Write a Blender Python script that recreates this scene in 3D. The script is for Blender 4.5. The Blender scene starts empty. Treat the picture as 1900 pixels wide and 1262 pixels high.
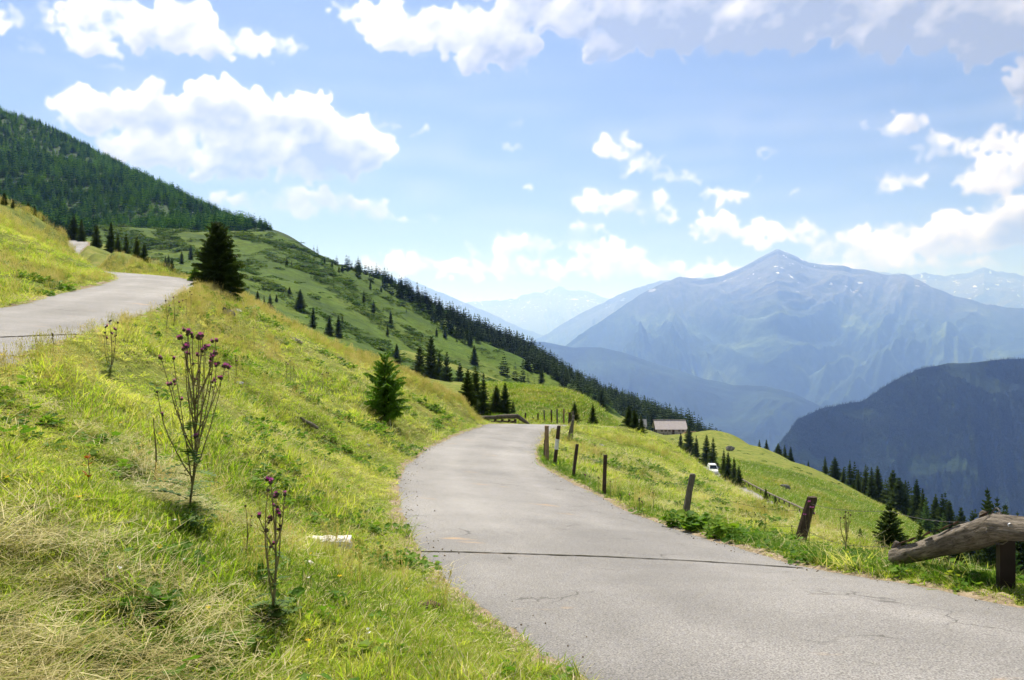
import bpy, bmesh, math, random
import numpy as np
from mathutils import Vector, Matrix, noise as mnoise

# ------------------------------------------------------------------ camera, light, exposure
SC = bpy.context.scene
COL = SC.collection
F, CX, CY = 1600.0, 950.0, 631.0          # focal length and centre in photo pixels
SUN_EL, SUN_AZ = math.radians(57), math.radians(-13)     # azimuth from the view direction (+Y), negative = left
cam_d = bpy.data.cameras.new('camera'); cam = bpy.data.objects.new('camera', cam_d); COL.objects.link(cam)
cam.location = (0, 0, 0); cam.rotation_euler = (math.pi / 2, 0, 0)
cam_d.sensor_width = 36.0; cam_d.lens = 36.0 * F / 1900.0
cam_d.clip_start = 0.05; cam_d.clip_end = 200000
SC.camera = cam
sun_d = bpy.data.lights.new('sun', 'SUN'); sun = bpy.data.objects.new('sun', sun_d); COL.objects.link(sun)
sun_d.energy = 5.0; sun_d.angle = math.radians(0.53); sun_d.color = (1.0, 0.955, 0.88)
sdir = Vector((math.sin(SUN_AZ) * math.cos(SUN_EL), math.cos(SUN_AZ) * math.cos(SUN_EL), math.sin(SUN_EL)))
sun.rotation_euler = sdir.to_track_quat('Z', 'Y').to_euler()
SC.view_settings.view_transform = 'Standard'; SC.view_settings.look = 'None'
SC.view_settings.exposure = 0.78; SC.view_settings.gamma = 1.0; SC.view_settings.use_curve_mapping = False
SKY_STRENGTH = 0.055
HAZE_DENSITY = 6.8e-5
HAZE_COLOR = (0.245, 0.415, 0.95)
SC.cycles.max_bounces = 6; SC.cycles.diffuse_bounces = 2; SC.cycles.glossy_bounces = 2
SC.cycles.transmission_bounces = 4; SC.cycles.volume_bounces = 1; SC.cycles.transparent_max_bounces = 8
SC.cycles.use_denoising = True
SC.cycles.use_adaptive_sampling = True; SC.cycles.adaptive_threshold = 0.02

world = bpy.data.worlds.new('World'); SC.world = world; world.use_nodes = True

# ------------------------------------------------------------------ cloud cover of the sky (whole upper hemisphere)
def _hash_grid(n,m,seed):
    return np.random.RandomState(seed).rand(n,m).astype(np.float32)
def tile_noise(H,W,cells_y,cells_x,seed):
    """smooth value noise, horizontally periodic"""
    g=_hash_grid(cells_y+2,cells_x,seed)
    y=np.linspace(0,cells_y,H,dtype=np.float32); x=np.arange(W,dtype=np.float32)*cells_x/W
    yi=np.minimum(y.astype(int),cells_y); xi=x.astype(int)%cells_x
    fy=y-yi; fx=x-x.astype(int); fy=fy*fy*(3-2*fy); fx=fx*fx*(3-2*fx)
    x1=(xi+1)%cells_x
    a=g[yi]*(1-fy)[:,None]+g[yi+1]*fy[:,None]
    return a[:,xi]*(1-fx)+a[:,x1]*fx
def blur(a,k):
    if k<1: return a
    for ax in (0,1):
        c=np.cumsum(np.concatenate([np.repeat(np.take(a,[0],ax),k+1,ax),a,np.repeat(np.take(a,[-1],ax),k,ax)],ax),ax,dtype=np.float64)
        n=a.shape[ax]
        a=((np.take(c,np.arange(2*k+1,2*k+1+n),ax)-np.take(c,np.arange(0,n),ax))/(2*k+1)).astype(np.float32)
    return a
CLOUDS=[(20,45,42,34,1),(150,28,90,45,1),(170,85,50,40,.9),(300,55,120,55,1.1),(400,85,85,38,1.1),(490,82,70,34,1.1),(200,127,26,13,.9),(60,92,20,7,.7),(265,100,25,15,.7),(85,60,60,8,.6),
(165,205,62,46,1.25),(270,225,90,56,1.3),(420,225,130,62,1.4),(560,250,120,66,1.4),(650,285,72,56,1.3),(400,290,240,48,1.2),(500,310,170,35,1.0),(230,290,40,14,.7),
(440,378,110,22,1),(560,375,90,28,1.1),(650,380,55,30,1.1),(750,407,85,12,.9),(690,395,50,18,.9),
(640,15,30,20,.6),(720,30,110,30,1.1),(800,60,140,48,1.2),(900,90,100,46,1.2),(940,115,55,26,1),(1000,35,150,38,1.1),(1150,60,100,48,1.2),(1240,25,150,80,1.4),(1450,30,220,78,1.6),(1680,20,260,80,1.8),(1860,40,170,85,2.0),(1850,-20,300,90,2),(1200,-60,500,70,1.2),
(712,232,20,8,.75),(765,247,26,10,.8),(950,235,20,8,.75),(943,276,24,9,.75),(977,352,9,8,.7),
(1145,278,50,30,1.1),(1195,315,48,24,1.05),(1260,335,42,16,1),(1150,380,92,28,1.1),(1230,402,36,26,.9),(1080,427,50,20,1),(1340,365,62,25,1),(1400,333,15,12,.8),(1425,285,26,8,.75),(1475,355,16,8,.7),
(940,460,95,26,1.15),(1140,476,70,26,1.2),(950,500,210,26,1.1),(740,490,75,24,1.1),(1080,455,60,16,1.0),(1330,425,65,28,1.15),(1450,440,100,30,1.15),(1600,462,120,38,1.15),(1750,445,130,48,1.2),(1860,420,90,50,1.2),(1230,505,270,24,1.05),(1560,500,300,26,1.1),
(1662,235,60,26,1.05),(1740,278,66,30,1.05),(1855,268,80,32,1.1),(1665,340,58,20,1.05),(1850,335,65,42,1.1),(1900,210,14,10,.8),(2050,300,160,90,1.2),(2100,120,250,90,1.5),(-150,60,140,60,1.1),(-160,230,120,70,1.2)]
def sky_map(W=6144,H=1536):
    """RGBA over the upper hemisphere: rgb = cloud shade (grey), a = cover"""
    az=((np.arange(W)+.5)/W-.5)*2*np.pi; el=(np.arange(H)+.5)/H*np.pi/2
    AZ=az[None,:].astype(np.float32); EL=el[:,None].astype(np.float32)
    D=np.zeros((H,W),np.float32)
    px_per=W/(2*np.pi)
    rs=np.random.RandomState(5)
    L=[]
    for cx,cy,rx,ry,w in CLOUDS:
        u=(cx-CX)/F; v=(CY-cy)/F
        a=np.arctan(u); c=np.cos(a); e=np.arctan(v*c)
        L.append((a,e,rx/F*c*c,ry/F*c,w))
    for k in range(260):
        a=rs.uniform(-np.pi,np.pi); e=np.arcsin(rs.uniform(.03,.98))
        if abs(a)<.66 and e<.42: continue
        s=.03+.12*rs.rand()*np.sin(e)**.5
        for j in range(3):
            L.append((a+rs.uniform(-1,1)*s,e+rs.uniform(-.3,.3)*s,s*rs.uniform(.6,1.3)/max(.25,np.cos(e)),s*.45*rs.uniform(.6,1.2),rs.uniform(.8,1.3)))
    Z=np.zeros((H,W),np.float32)
    Bz=np.zeros((H,W),np.float32)      # vertical position inside the cloud, -1 base .. 1 top
    ppy=H/(np.pi/2)
    def stamp(a,e,r,base):
        rx=r/max(.2,np.cos(e)); 
        y0=max(0,int((e-r)*ppy)); y1=min(H,int((e+r)*ppy)+2)
        if y1<=y0: return
        xs=np.arange(int((a-rx+np.pi)*px_per),int((a+rx+np.pi)*px_per)+2)
        dx=(((xs+.5)/px_per-np.pi-a)/rx)[None,:]; dy=((el[y0:y1]-e)/r)[:,None]
        h=r*np.sqrt(np.clip(1-dx*dx-dy*dy,0,None))+base*(dx*dx+dy*dy<1)
        xm=xs%W
        cur=Z[y0:y1,xm]; Z[y0:y1,xm]=np.maximum(cur,h.astype(np.float32))
    for a,e,ra,re,w in L:
        asp=max(1.0,ra/re); near=abs(a)<.7 and e<.5
        n1=int(10*asp*w)+3; 
        for k in range(n1):
            t=rs.uniform(-1,1); q=rs.uniform(-.75,.75)*np.sqrt(1-t*t*.8)
            r=max(re*rs.uniform(.30,.62)*(1-.45*abs(t))*min(1.2,w),re*.22,.0035)
            if q<0: r*=.8
            stamp(a+t*ra*.9,e+q*re*.72,r,0)
            if near:
                for j in range(7):
                    ph=rs.uniform(-.2,3.34) if rs.rand()<.8 else rs.uniform(0,6.28)
                    rr=r*rs.uniform(.2,.5)
                    stamp(a+t*ra*.9+np.cos(ph)*r*.85,e+q*re*.72+np.sin(ph)*r*.85,rr,r*.15)
    Z*=F/20.0                           # heights in units of 20 photo px
    n=np.zeros((H,W),np.float32); amp=1
    for o in range(6):
        c=220*2**o
        v=tile_noise(H,W,c//4+1,c,100+o)
        v=1-np.abs(2*v-1)
        n+=amp*(v-.5); amp*=.6
    # warp the lookup so that outlines fray
    wx=tile_noise(H,W,110,440,11)-.5+.6*(tile_noise(H,W,330,1320,12)-.5); wy=tile_noise(H,W,110,440,13)-.5+.6*(tile_noise(H,W,330,1320,14)-.5)
    yy=np.clip(np.arange(H)[:,None]+wy*13,0,H-1).astype(np.int32); xx=(np.arange(W)[None,:]+wx*16).astype(np.int32)%W
    Z=Z[yy,xx]; del yy,xx,wx,wy
    soft=blur(Z,9)
    cov=blur(Z,2)+.25*n*(.4+np.minimum(soft,1))
    wisp=tile_noise(H,W,90,360,21)
    edge=.38+1.1*wisp*wisp
    a=np.clip((cov-.06)/edge,0,1); a=a*a*(3-2*a)
    a=np.maximum(a,.35*np.clip(soft*1.2-.08,0,1)*wisp)
    hh=blur(Z,3)*1.3+.48*n*np.minimum(blur(Z,3),1.0)
    hh=blur(hh,1)
    hb=blur(Z,9)
    gy=.5*(np.roll(hh,-2,0)-np.roll(hh,2,0))+.55*(np.roll(hb,-6,0)-np.roll(hb,6,0)); gx=.5*(np.roll(hh,-2,1)-np.roll(hh,2,1))+.5*(np.roll(hb,-6,1)-np.roll(hb,6,1))
    lam=np.clip(.55-gy*1.3+gx*.4,0,1)       # up facing = bright, a little from the left
    # broad self shading: how much cloud lies above
    tb=blur(np.minimum(Z,2.5),4); sh=np.zeros_like(tb)
    for k in range(1,12):
        s=int(3*k+k*k*.5)
        r=np.roll(tb,(-s,int(s*.3)),(0,1)); r[H-s:]=0
        sh+=r*(.5+.07*k)
    sh=blur(sh,6)
    self_=np.exp(-.14*np.maximum(sh-.5,0))
    br=.12+.92*(self_*.60+.44*lam*(.6+.4*self_))/.84
    br=np.clip(br,.2,1.0)
    big=tile_noise(H,W,45,180,61)*.5+tile_noise(H,W,100,400,62)*.3+tile_noise(H,W,220,880,63)*.2
    br=np.clip(br+.55*(big-.5)*np.clip(tb/1.5,0,1)+.05*n,.2,1.05)
    thin=np.clip(1-cov/1.2,0,1)
    br=br+(1-br)*thin*.28
    st=tile_noise(H,W,160,60,301)*.6+tile_noise(H,W,320,180,302)*.4
    veil=blur(np.clip((st-.40)*1.6,0,1),7)*np.exp(-((EL-.20)/.10)**2)*.20
    a2=np.clip(a+(1-a)*veil,0,1)
    br=(br*a+1.0*(1-a)*veil)/np.maximum(a2,1e-3)
    return np.clip(br,0,1.1),a2

def build_world():
    nt = world.node_tree; nt.nodes.clear()
    N = nt.nodes.new; Lk = nt.links.new
    out = N('ShaderNodeOutputWorld'); bg = N('ShaderNodeBackground'); bg.inputs['Strength'].default_value = SKY_STRENGTH
    sky = N('ShaderNodeTexSky'); sky.sky_type = 'NISHITA'; sky.sun_disc = False
    sky.sun_elevation = SUN_EL; sky.sun_rotation = SUN_AZ
    sky.altitude = 1900; sky.air_density = 0.6; sky.dust_density = 2.8; sky.ozone_density = 1.2
    br, al = sky_map()
    H, W = br.shape
    img = bpy.data.images.new('cloud_cover', W, H, alpha=True, float_buffer=False)
    img.colorspace_settings.name = 'Non-Color'; img.alpha_mode = 'CHANNEL_PACKED'
    buf = np.ones((H, W, 4), np.float32); buf[..., 0] = np.clip(br / 1.1, 0, 1); buf[..., 1] = al; buf[..., 2] = 0
    img.pixels.foreach_set(buf.ravel()); img.pack()
    tc = N('ShaderNodeTexCoord'); sp = N('ShaderNodeSeparateXYZ'); Lk(tc.outputs['Generated'], sp.inputs[0])
    at = N('ShaderNodeMath'); at.operation = 'ARCTAN2'; Lk(sp.outputs[0], at.inputs[0]); Lk(sp.outputs[1], at.inputs[1])
    u = N('ShaderNodeMath'); u.operation = 'MULTIPLY_ADD'; u.inputs[1].default_value = 1 / (2 * math.pi); u.inputs[2].default_value = .5; Lk(at.outputs[0], u.inputs[0])
    asn = N('ShaderNodeMath'); asn.operation = 'ARCSINE'; asn.use_clamp = False; Lk(sp.outputs[2], asn.inputs[0])
    v = N('ShaderNodeMath'); v.operation = 'MULTIPLY'; v.inputs[1].default_value = 2 / math.pi; Lk(asn.outputs[0], v.inputs[0])
    vm = N('ShaderNodeMath'); vm.operation = 'MAXIMUM'; vm.inputs[1].default_value = 0.001; Lk(v.outputs[0], vm.inputs[0])
    cb = N('ShaderNodeCombineXYZ'); Lk(u.outputs[0], cb.inputs[0]); Lk(vm.outputs[0], cb.inputs[1])
    tx = N('ShaderNodeTexImage'); tx.image = img; tx.extension = 'EXTEND'; tx.interpolation = 'Cubic'; Lk(cb.outputs[0], tx.inputs[0])
    sc_ = N('ShaderNodeSeparateColor'); Lk(tx.outputs[0], sc_.inputs[0])
    cr = N('ShaderNodeValToRGB'); e = cr.color_ramp.elements
    k = 1 / SKY_STRENGTH
    e[0].position = 0.30; e[0].color = (.15 , .15 , .15 , 1)
    e[1].position = .88; e[1].color = (.60 , .56 , .52 , 1)
    m = cr.color_ramp.elements.new(.62); m.color = (.37, .345, .315, 1)
    Lk(sc_.outputs[0], cr.inputs[0])
    mu = N('ShaderNodeVectorMath'); mu.operation = 'SCALE'; mu.inputs[3].default_value = k * CLOUD_GAIN; Lk(cr.outputs[0], mu.inputs[0])
    mx = N('ShaderNodeMix'); mx.data_type = 'RGBA'
    Lk(sc_.outputs[1], mx.inputs[0]); Lk(sky.outputs[0], mx.inputs[6]); Lk(mu.outputs[0], mx.inputs[7])
    Lk(mx.outputs[2], bg.inputs[0]); Lk(bg.outputs[0], out.inputs[0])
CLOUD_GAIN = 1.18
build_world()

# ------------------------------------------------------------------ helpers
rnd = random.Random(7)
rng = np.random.RandomState(7)

def P(px, py, Y):
    return np.array([(px - CX) / F * Y, Y, (CY - py) / F * Y])

def tag(o, label=None, cat=None, group=None, kind=None):
    if label: o['label'] = label
    if cat: o['category'] = cat
    if group: o['group'] = group
    if kind: o['kind'] = kind
    return o

def new_mesh(name, verts, faces, mats=(), smooth=False, midx=None):
    me = bpy.data.meshes.new(name)
    me.from_pydata([tuple(map(float, v)) for v in verts], [], [tuple(map(int, f)) for f in faces])
    for m in (mats if isinstance(mats, (list, tuple)) else [mats]): me.materials.append(m)
    if midx is not None: me.polygons.foreach_set('material_index', np.asarray(midx, np.int32))
    if smooth: me.polygons.foreach_set('use_smooth', np.ones(len(me.polygons), bool))
    me.update(); return me

def fast_mesh(name, verts, quads, mat, smooth=True):
    me = bpy.data.meshes.new(name)
    verts = np.asarray(verts, np.float32); quads = np.asarray(quads, np.int32); n = quads.shape[1]
    me.vertices.add(len(verts)); me.vertices.foreach_set('co', verts.ravel())
    me.loops.add(quads.size); me.loops.foreach_set('vertex_index', quads.ravel())
    me.polygons.add(len(quads)); me.polygons.foreach_set('loop_start', np.arange(0, quads.size, n, dtype=np.int32))
    me.polygons.foreach_set('use_smooth', np.full(len(quads), smooth, bool))
    me.materials.append(mat); me.update(calc_edges=True); me.validate(); return me

def link(name, me, parent=None, loc=None):
    o = bpy.data.objects.new(name, me); COL.objects.link(o)
    if parent is not None: o.parent = parent
    if loc is not None: o.location = tuple(map(float, loc))
    return o

def empty(name, loc, label, cat, group=None, rz=0):
    o = bpy.data.objects.new(name, None); COL.objects.link(o); o.location = tuple(map(float, loc)); o.rotation_euler = (0, 0, rz)
    o.empty_display_size = .2
    return tag(o, label, cat, group)

def copy_tree(o, parent=None):
    c = o.copy(); COL.objects.link(c); c.parent = parent
    for ch in list(o.children): copy_tree(ch, c)
    return c

def grid_quads(nr, nc):
    i = np.arange(nr - 1)[:, None] * nc + np.arange(nc - 1)[None, :]
    return np.stack([i, i + 1, i + nc + 1, i + nc], -1).reshape(-1, 4)

# numpy value noise in the plane
_perm = np.random.RandomState(3).rand(256, 256).astype(np.float32)
def vnoise(x, y):
    xi = np.floor(x).astype(np.int64); yi = np.floor(y).astype(np.int64)
    fx = x - xi; fy = y - yi; fx = fx * fx * (3 - 2 * fx); fy = fy * fy * (3 - 2 * fy)
    a = _perm[yi % 256, xi % 256]; b = _perm[yi % 256, (xi + 1) % 256]
    c = _perm[(yi + 1) % 256, xi % 256]; d = _perm[(yi + 1) % 256, (xi + 1) % 256]
    return (a * (1 - fx) + b * fx) * (1 - fy) + (c * (1 - fx) + d * fx) * fy - .5
def fbm(x, y, o=4, g=.5):
    s = 0; a = 1
    for k in range(o):
        s = s + a * vnoise(x * 2 ** k + 17.3 * k, y * 2 ** k + 9.1 * k); a *= g
    return s
def ridged(x, y, o=5, g=.5):
    s = 0; a = 1
    for k in range(o):
        s = s + a * (.5 - 2 * np.abs(vnoise(x * 2 ** k + 31.7 * k, y * 2 ** k + 5.3 * k))); a *= g
    return s
def sstep(a, b, x):
    t = np.clip((x - a) / (b - a), 0, 1); return t * t * (3 - 2 * t)

class Surf:
    """smooth height surface through scattered points, in (azimuth, log distance) round an origin"""
    def __init__(s, pts, O=(0., -4.), c=.03):
        p = np.array(pts, float); s.O = O; s.c = c
        q = s.q(p[:, 0], p[:, 1]); s.k = q
        w = p[:, 2] / s.r(p[:, 0], p[:, 1])
        d = np.sqrt(((q[:, None] - q[None]) ** 2).sum(-1) + c * c)
        n = len(p); A = np.zeros((n + 3, n + 3)); A[:n, :n] = d - 1e-4 * np.eye(n)
        A[:n, n] = 1; A[:n, n + 1:] = q; A[n:, :n] = A[:n, n:].T
        s.w = np.linalg.solve(A, np.concatenate([w, [0, 0, 0]]))
    def r(s, x, y): return np.hypot(x - s.O[0], y - s.O[1])
    def q(s, x, y): return np.stack([np.arctan2(x - s.O[0], y - s.O[1]), np.log(s.r(x, y) + .5)], -1)
    def z(s, x, y):
        x = np.asarray(x, float); y = np.asarray(y, float); sh = x.shape; x = x.ravel(); y = y.ravel()
        q = s.q(x, y); out = np.empty(len(x))
        for i in range(0, len(x), 20000):
            d = np.sqrt(((q[i:i + 20000, None] - s.k[None]) ** 2).sum(-1) + s.c ** 2)
            out[i:i + 20000] = d @ s.w[:-3] + s.w[-3] + q[i:i + 20000] @ s.w[-2:]
        return (out * s.r(x, y)).reshape(sh)

def spline(pts, n):
    """Catmull-Rom through the rows of pts, n samples evenly by chord length"""
    p = np.array(pts, float); p = np.vstack([2 * p[0] - p[1], p, 2 * p[-1] - p[-2]])
    out = []
    for i in range(1, len(p) - 2):
        for t in np.linspace(0, 1, 24, endpoint=False):
            a, b, c, d = p[i - 1], p[i], p[i + 1], p[i + 2]
            out.append(.5 * ((2 * b) + (-a + c) * t + (2 * a - 5 * b + 4 * c - d) * t * t + (-a + 3 * b - 3 * c + d) * t ** 3))
    out.append(p[-2]); out = np.array(out)
    L = np.concatenate([[0], np.cumsum(np.linalg.norm(np.diff(out[:, :3], axis=0), axis=1))])
    s = np.linspace(0, L[-1], n)
    return np.stack([np.interp(s, L, out[:, k]) for k in range(out.shape[1])], -1)

# ------------------------------------------------------------------ materials
def mat(name, rough=.8, spec=.3):
    m = bpy.data.materials.new(name); m.use_nodes = True
    b = m.node_tree.nodes['Principled BSDF']; b.inputs['Roughness'].default_value = rough
    b.inputs['Specular IOR Level'].default_value = spec
    return m, m.node_tree, b
def nz(nt, scale, detail=4, rough=.55, coord='pos', stretch=None, dist=0):
    """noise factor by world position (pos) or object coordinates (obj)"""
    N = nt.nodes.new
    if coord == 'pos': g = N('ShaderNodeNewGeometry').outputs['Position']
    else: g = N('ShaderNodeTexCoord').outputs['Object']
    if stretch:
        mp = N('ShaderNodeMapping'); mp.inputs['Scale'].default_value = stretch; nt.links.new(g, mp.inputs[0]); g = mp.outputs[0]
    n = N('ShaderNodeTexNoise'); n.inputs['Scale'].default_value = scale; n.inputs['Detail'].default_value = detail
    n.inputs['Roughness'].default_value = rough; n.inputs['Distortion'].default_value = dist
    nt.links.new(g, n.inputs['Vector']); return n.outputs['Fac']
def ramp(nt, fac, stops):
    r = nt.nodes.new('ShaderNodeValToRGB'); el = r.color_ramp.elements
    while len(el) < len(stops): el.new(.5)
    for e, (p, c) in zip(el, stops): e.position = p; e.color = (*c, 1) if len(c) == 3 else c
    nt.links.new(fac, r.inputs[0]); return r.outputs[0]
def mix(nt, a, b, f, mode='MIX'):
    m = nt.nodes.new('ShaderNodeMix'); m.data_type = 'RGBA'; m.blend_type = mode
    for s, v in ((m.inputs[0], f), (m.inputs[6], a), (m.inputs[7], b)):
        if hasattr(v, 'links') or isinstance(v, bpy.types.NodeSocket): nt.links.new(v, s)
        elif isinstance(v, (int, float)): s.default_value = v
        else: s.default_value = (*v, 1) if len(v) == 3 else v
    return m.outputs[2]
def g1(v): return (v, v, v)
def bump(nt, b, fac, strength, dist):
    n = nt.nodes.new('ShaderNodeBump'); n.inputs['Strength'].default_value = strength; n.inputs['Distance'].default_value = dist
    nt.links.new(fac, n.inputs['Height']); nt.links.new(n.outputs[0], b.inputs['Normal']); return n

def leafy(name, stops, scale=1.5, trans=.5, rnd_v=.35, rough=.6, patch=None, spec=.08):
    """two sided leaf or blade: diffuse plus light coming through, colour varied by place and by piece"""
    m = bpy.data.materials.new(name); m.use_nodes = True; nt = m.node_tree; N = nt.nodes.new; L = nt.links.new
    b = nt.nodes['Principled BSDF']; b.inputs['Roughness'].default_value = rough; b.inputs['Specular IOR Level'].default_value = spec
    f = nz(nt, scale, 3)
    oi = N('ShaderNodeObjectInfo')
    ma = N('ShaderNodeMath'); ma.operation = 'MULTIPLY_ADD'; ma.inputs[1].default_value = rnd_v; L(oi.outputs['Random'], ma.inputs[0]); L(f, ma.inputs[2])
    mb = N('ShaderNodeMath'); mb.operation = 'SUBTRACT'; mb.inputs[1].default_value = rnd_v * .5; L(ma.outputs[0], mb.inputs[0])
    fac = mb.outputs[0]
    if patch:
        f2 = nz(nt, patch, 3, .6); mm = N('ShaderNodeMath'); mm.operation = 'MULTIPLY_ADD'; mm.inputs[1].default_value = 1.3; mm.inputs[2].default_value = -.65; L(f2, mm.inputs[0])
        ad = N('ShaderNodeMath'); ad.operation = 'ADD'; L(fac, ad.inputs[0]); L(mm.outputs[0], ad.inputs[1]); fac = ad.outputs[0]
    c = ramp(nt, fac, stops)
    L(c, b.inputs['Base Color'])
    t = N('ShaderNodeBsdfTranslucent'); g = N('ShaderNodeMix'); g.data_type = 'RGBA'; g.blend_type = 'MULTIPLY'; g.inputs[0].default_value = 1
    L(c, g.inputs[6]); g.inputs[7].default_value = (1.25, 1.3, .7, 1); L(g.outputs[2], t.inputs['Color'])
    mx = N('ShaderNodeMixShader'); mx.inputs[0].default_value = trans; L(b.outputs[0], mx.inputs[1]); L(t.outputs[0], mx.inputs[2])
    out = [n for n in nt.nodes if n.type == 'OUTPUT_MATERIAL'][0]; L(mx.outputs[0], out.inputs['Surface'])
    return m

M = {}
M['blade'] = leafy('grass_blade', [(.12, (.10, .18, .016)), (.38, (.24, .35, .030)), (.64, (.40, .45, .07)), (.90, (.56, .52, .22))], .8, .56, .5, patch=.22)
M['meadow_blade'] = leafy('meadow_grass_blade', [(.2, (.10, .19, .012)), (.55, (.18, .28, .022)), (.85, (.32, .31, .07))], .3, .45, .4, patch=.05)
M['lush'] = leafy('lush_leaf', [(.25, (.06, .14, .015)), (.6, (.11, .22, .022)), (.9, (.19, .27, .04))], 3, .4, .5)
M['straw'] = leafy('dry_straw', [(.2, (.34, .30, .12)), (.5, (.52, .46, .24)), (.8, (.66, .60, .38))], 2, .3, .7)
M['seed'] = leafy('seed_grass', [(.2, (.30, .30, .07)), (.5, (.46, .39, .15)), (.8, (.58, .48, .25))], 2, .4, .6)
M['spruce'] = leafy('spruce_needles', [(.2, (.026, .048, .012)), (.5, (.052, .085, .016)), (.85, (.11, .145, .024))], .9, .36, .35, .7)
M['spruce_young'] = leafy('young_spruce_needles', [(.25, (.06, .14, .012)), (.55, (.14, .27, .022)), (.85, (.25, .38, .04))], 2.5, .45, .2, .6)
M['larch'] = leafy('larch_needles', [(.2, (.05, .11, .03)), (.5, (.09, .17, .045)), (.85, (.14, .23, .06))], .5, .3, .5, .7)
M['forest'] = leafy('forest_needles', [(.10, (.030, .085, .012)), (.5, (.085, .20, .022)), (.95, (.20, .34, .035))], .02, .52, 1.0, .8)
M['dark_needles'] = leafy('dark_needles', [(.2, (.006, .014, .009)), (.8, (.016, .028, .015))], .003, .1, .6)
M['shrub'] = leafy('dwarf_shrub_leaf', [(.2, (.034, .075, .014)), (.5, (.062, .12, .018)), (.85, (.11, .16, .03))], .05, .3, .6, .8)

m, nt, b = mat('bark', .9, .1)
nt.links.new(ramp(nt, nz(nt, 4, 5, .6, 'obj', (6, 6, 1)), [(.3, (.035, .026, .02)), (.7, (.13, .10, .08))]), b.inputs['Base Color']); bump(nt, b, nz(nt, 8, 4, .6, 'obj', (5, 5, 1)), .6, .02); M['bark'] = m

def ground_mat(name, cols, big, small, dirt=True, shrubs=None, bumps=(2.0, .12), terr=None):
    m, nt, b = mat(name, .95, .1)
    f = nz(nt, big, 5, .62); c = ramp(nt, f, cols)
    f2 = nz(nt, small, 5, .7)
    c = mix(nt, c, ramp(nt, f2, [(.3, g1(.45)), (.5, g1(.95)), (.72, g1(1.45))]), .85, 'MULTIPLY')
    if shrubs:
        sc, lo, hi, colr = shrubs
        f3 = nz(nt, sc, 6, .68, stretch=terr)
        r = ramp(nt, f3, [(lo, g1(0)), (hi, g1(1))]); c = mix(nt, c, colr, r)
    nt.links.new(c, b.inputs['Base Color'])
    bump(nt, b, f2, .9, bumps[1]); return m
M['near'] = ground_mat('alpine_turf', [(.3, (.09, .12, .018)), (.5, (.145, .175, .026)), (.66, (.21, .20, .05)), (.8, (.27, .21, .09))], .45, 9, bumps=(2, .03))
M['hill'] = ground_mat('hillside_pasture', [(.3, (.042, .085, .008)), (.5, (.066, .115, .010)), (.7, (.12, .150, .020))], .012, .35, shrubs=(.045, .50, .64, (.040, .075, .014)), bumps=(2, .8), terr=(.6, 1.6, 3))
M['forest_floor'] = ground_mat('forest_floor', [(.3, (.022, .045, .014)), (.5, (.040, .075, .022)), (.72, (.085, .12, .035))], .01, .2, bumps=(2, .6))

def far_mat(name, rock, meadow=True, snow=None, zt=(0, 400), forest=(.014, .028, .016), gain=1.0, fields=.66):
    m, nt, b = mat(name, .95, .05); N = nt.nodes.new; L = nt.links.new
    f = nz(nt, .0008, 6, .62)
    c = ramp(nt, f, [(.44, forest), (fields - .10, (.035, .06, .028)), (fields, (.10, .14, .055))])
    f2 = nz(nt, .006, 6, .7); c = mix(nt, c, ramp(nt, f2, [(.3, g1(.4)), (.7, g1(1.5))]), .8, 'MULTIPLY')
    g = N('ShaderNodeNewGeometry'); s = N('ShaderNodeSeparateXYZ'); L(g.outputs['Position'], s.inputs[0])
    if rock:
        mr = N('ShaderNodeMapRange'); mr.inputs[1].default_value = zt[0]; mr.inputs[2].default_value = zt[1]
        n = nz(nt, .003, 6, .7); ad = N('ShaderNodeMath'); ad.operation = 'MULTIPLY_ADD'; ad.inputs[1].default_value = (zt[1] - zt[0]) * 1.6; L(n, ad.inputs[0]); L(s.outputs[2], ad.inputs[2])
        sb = N('ShaderNodeMath'); sb.operation = 'SUBTRACT'; sb.inputs[1].default_value = (zt[1] - zt[0]) * .8; L(ad.outputs[0], sb.inputs[0]); L(sb.outputs[0], mr.inputs[0])
        c = mix(nt, c, ramp(nt, nz(nt, .004, 6, .75), [(.35, (.05, .053, .057)), (.65, (.14, .142, .145))]), mr.outputs[0])
    c = mix(nt, c, g1(gain), 1.0, 'MULTIPLY')
    if snow:
        mr = N('ShaderNodeMapRange'); mr.inputs[1].default_value = snow[0]; mr.inputs[2].default_value = snow[1]; L(s.outputs[2], mr.inputs[0])
        n = ramp(nt, nz(nt, .0035, 5, .6, stretch=(1, 1, 1.6)), [(snow[2], g1(0)), (snow[2] + .02, g1(1))])
        mm = N('ShaderNodeMath'); mm.operation = 'MULTIPLY'; L(n, mm.inputs[0]); L(mr.outputs[0], mm.inputs[1])
        c = mix(nt, c, (.82, .84, .88), mm.outputs[0])
    L(c, b.inputs['Base Color']); bump(nt, b, nz(nt, .004, 7, .72), .8, 60); return m
M['massif'] = far_mat('rocky_massif', True, gain=1.05, snow=(900, 1350, .64), zt=(300, 1250))
M['far'] = far_mat('far_range', True, snow=(600, 2000, .62), zt=(-200, 1300))
M['darkmount'] = far_mat('forested_mountain', False, forest=(.008, .016, .010), fields=.78)

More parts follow.
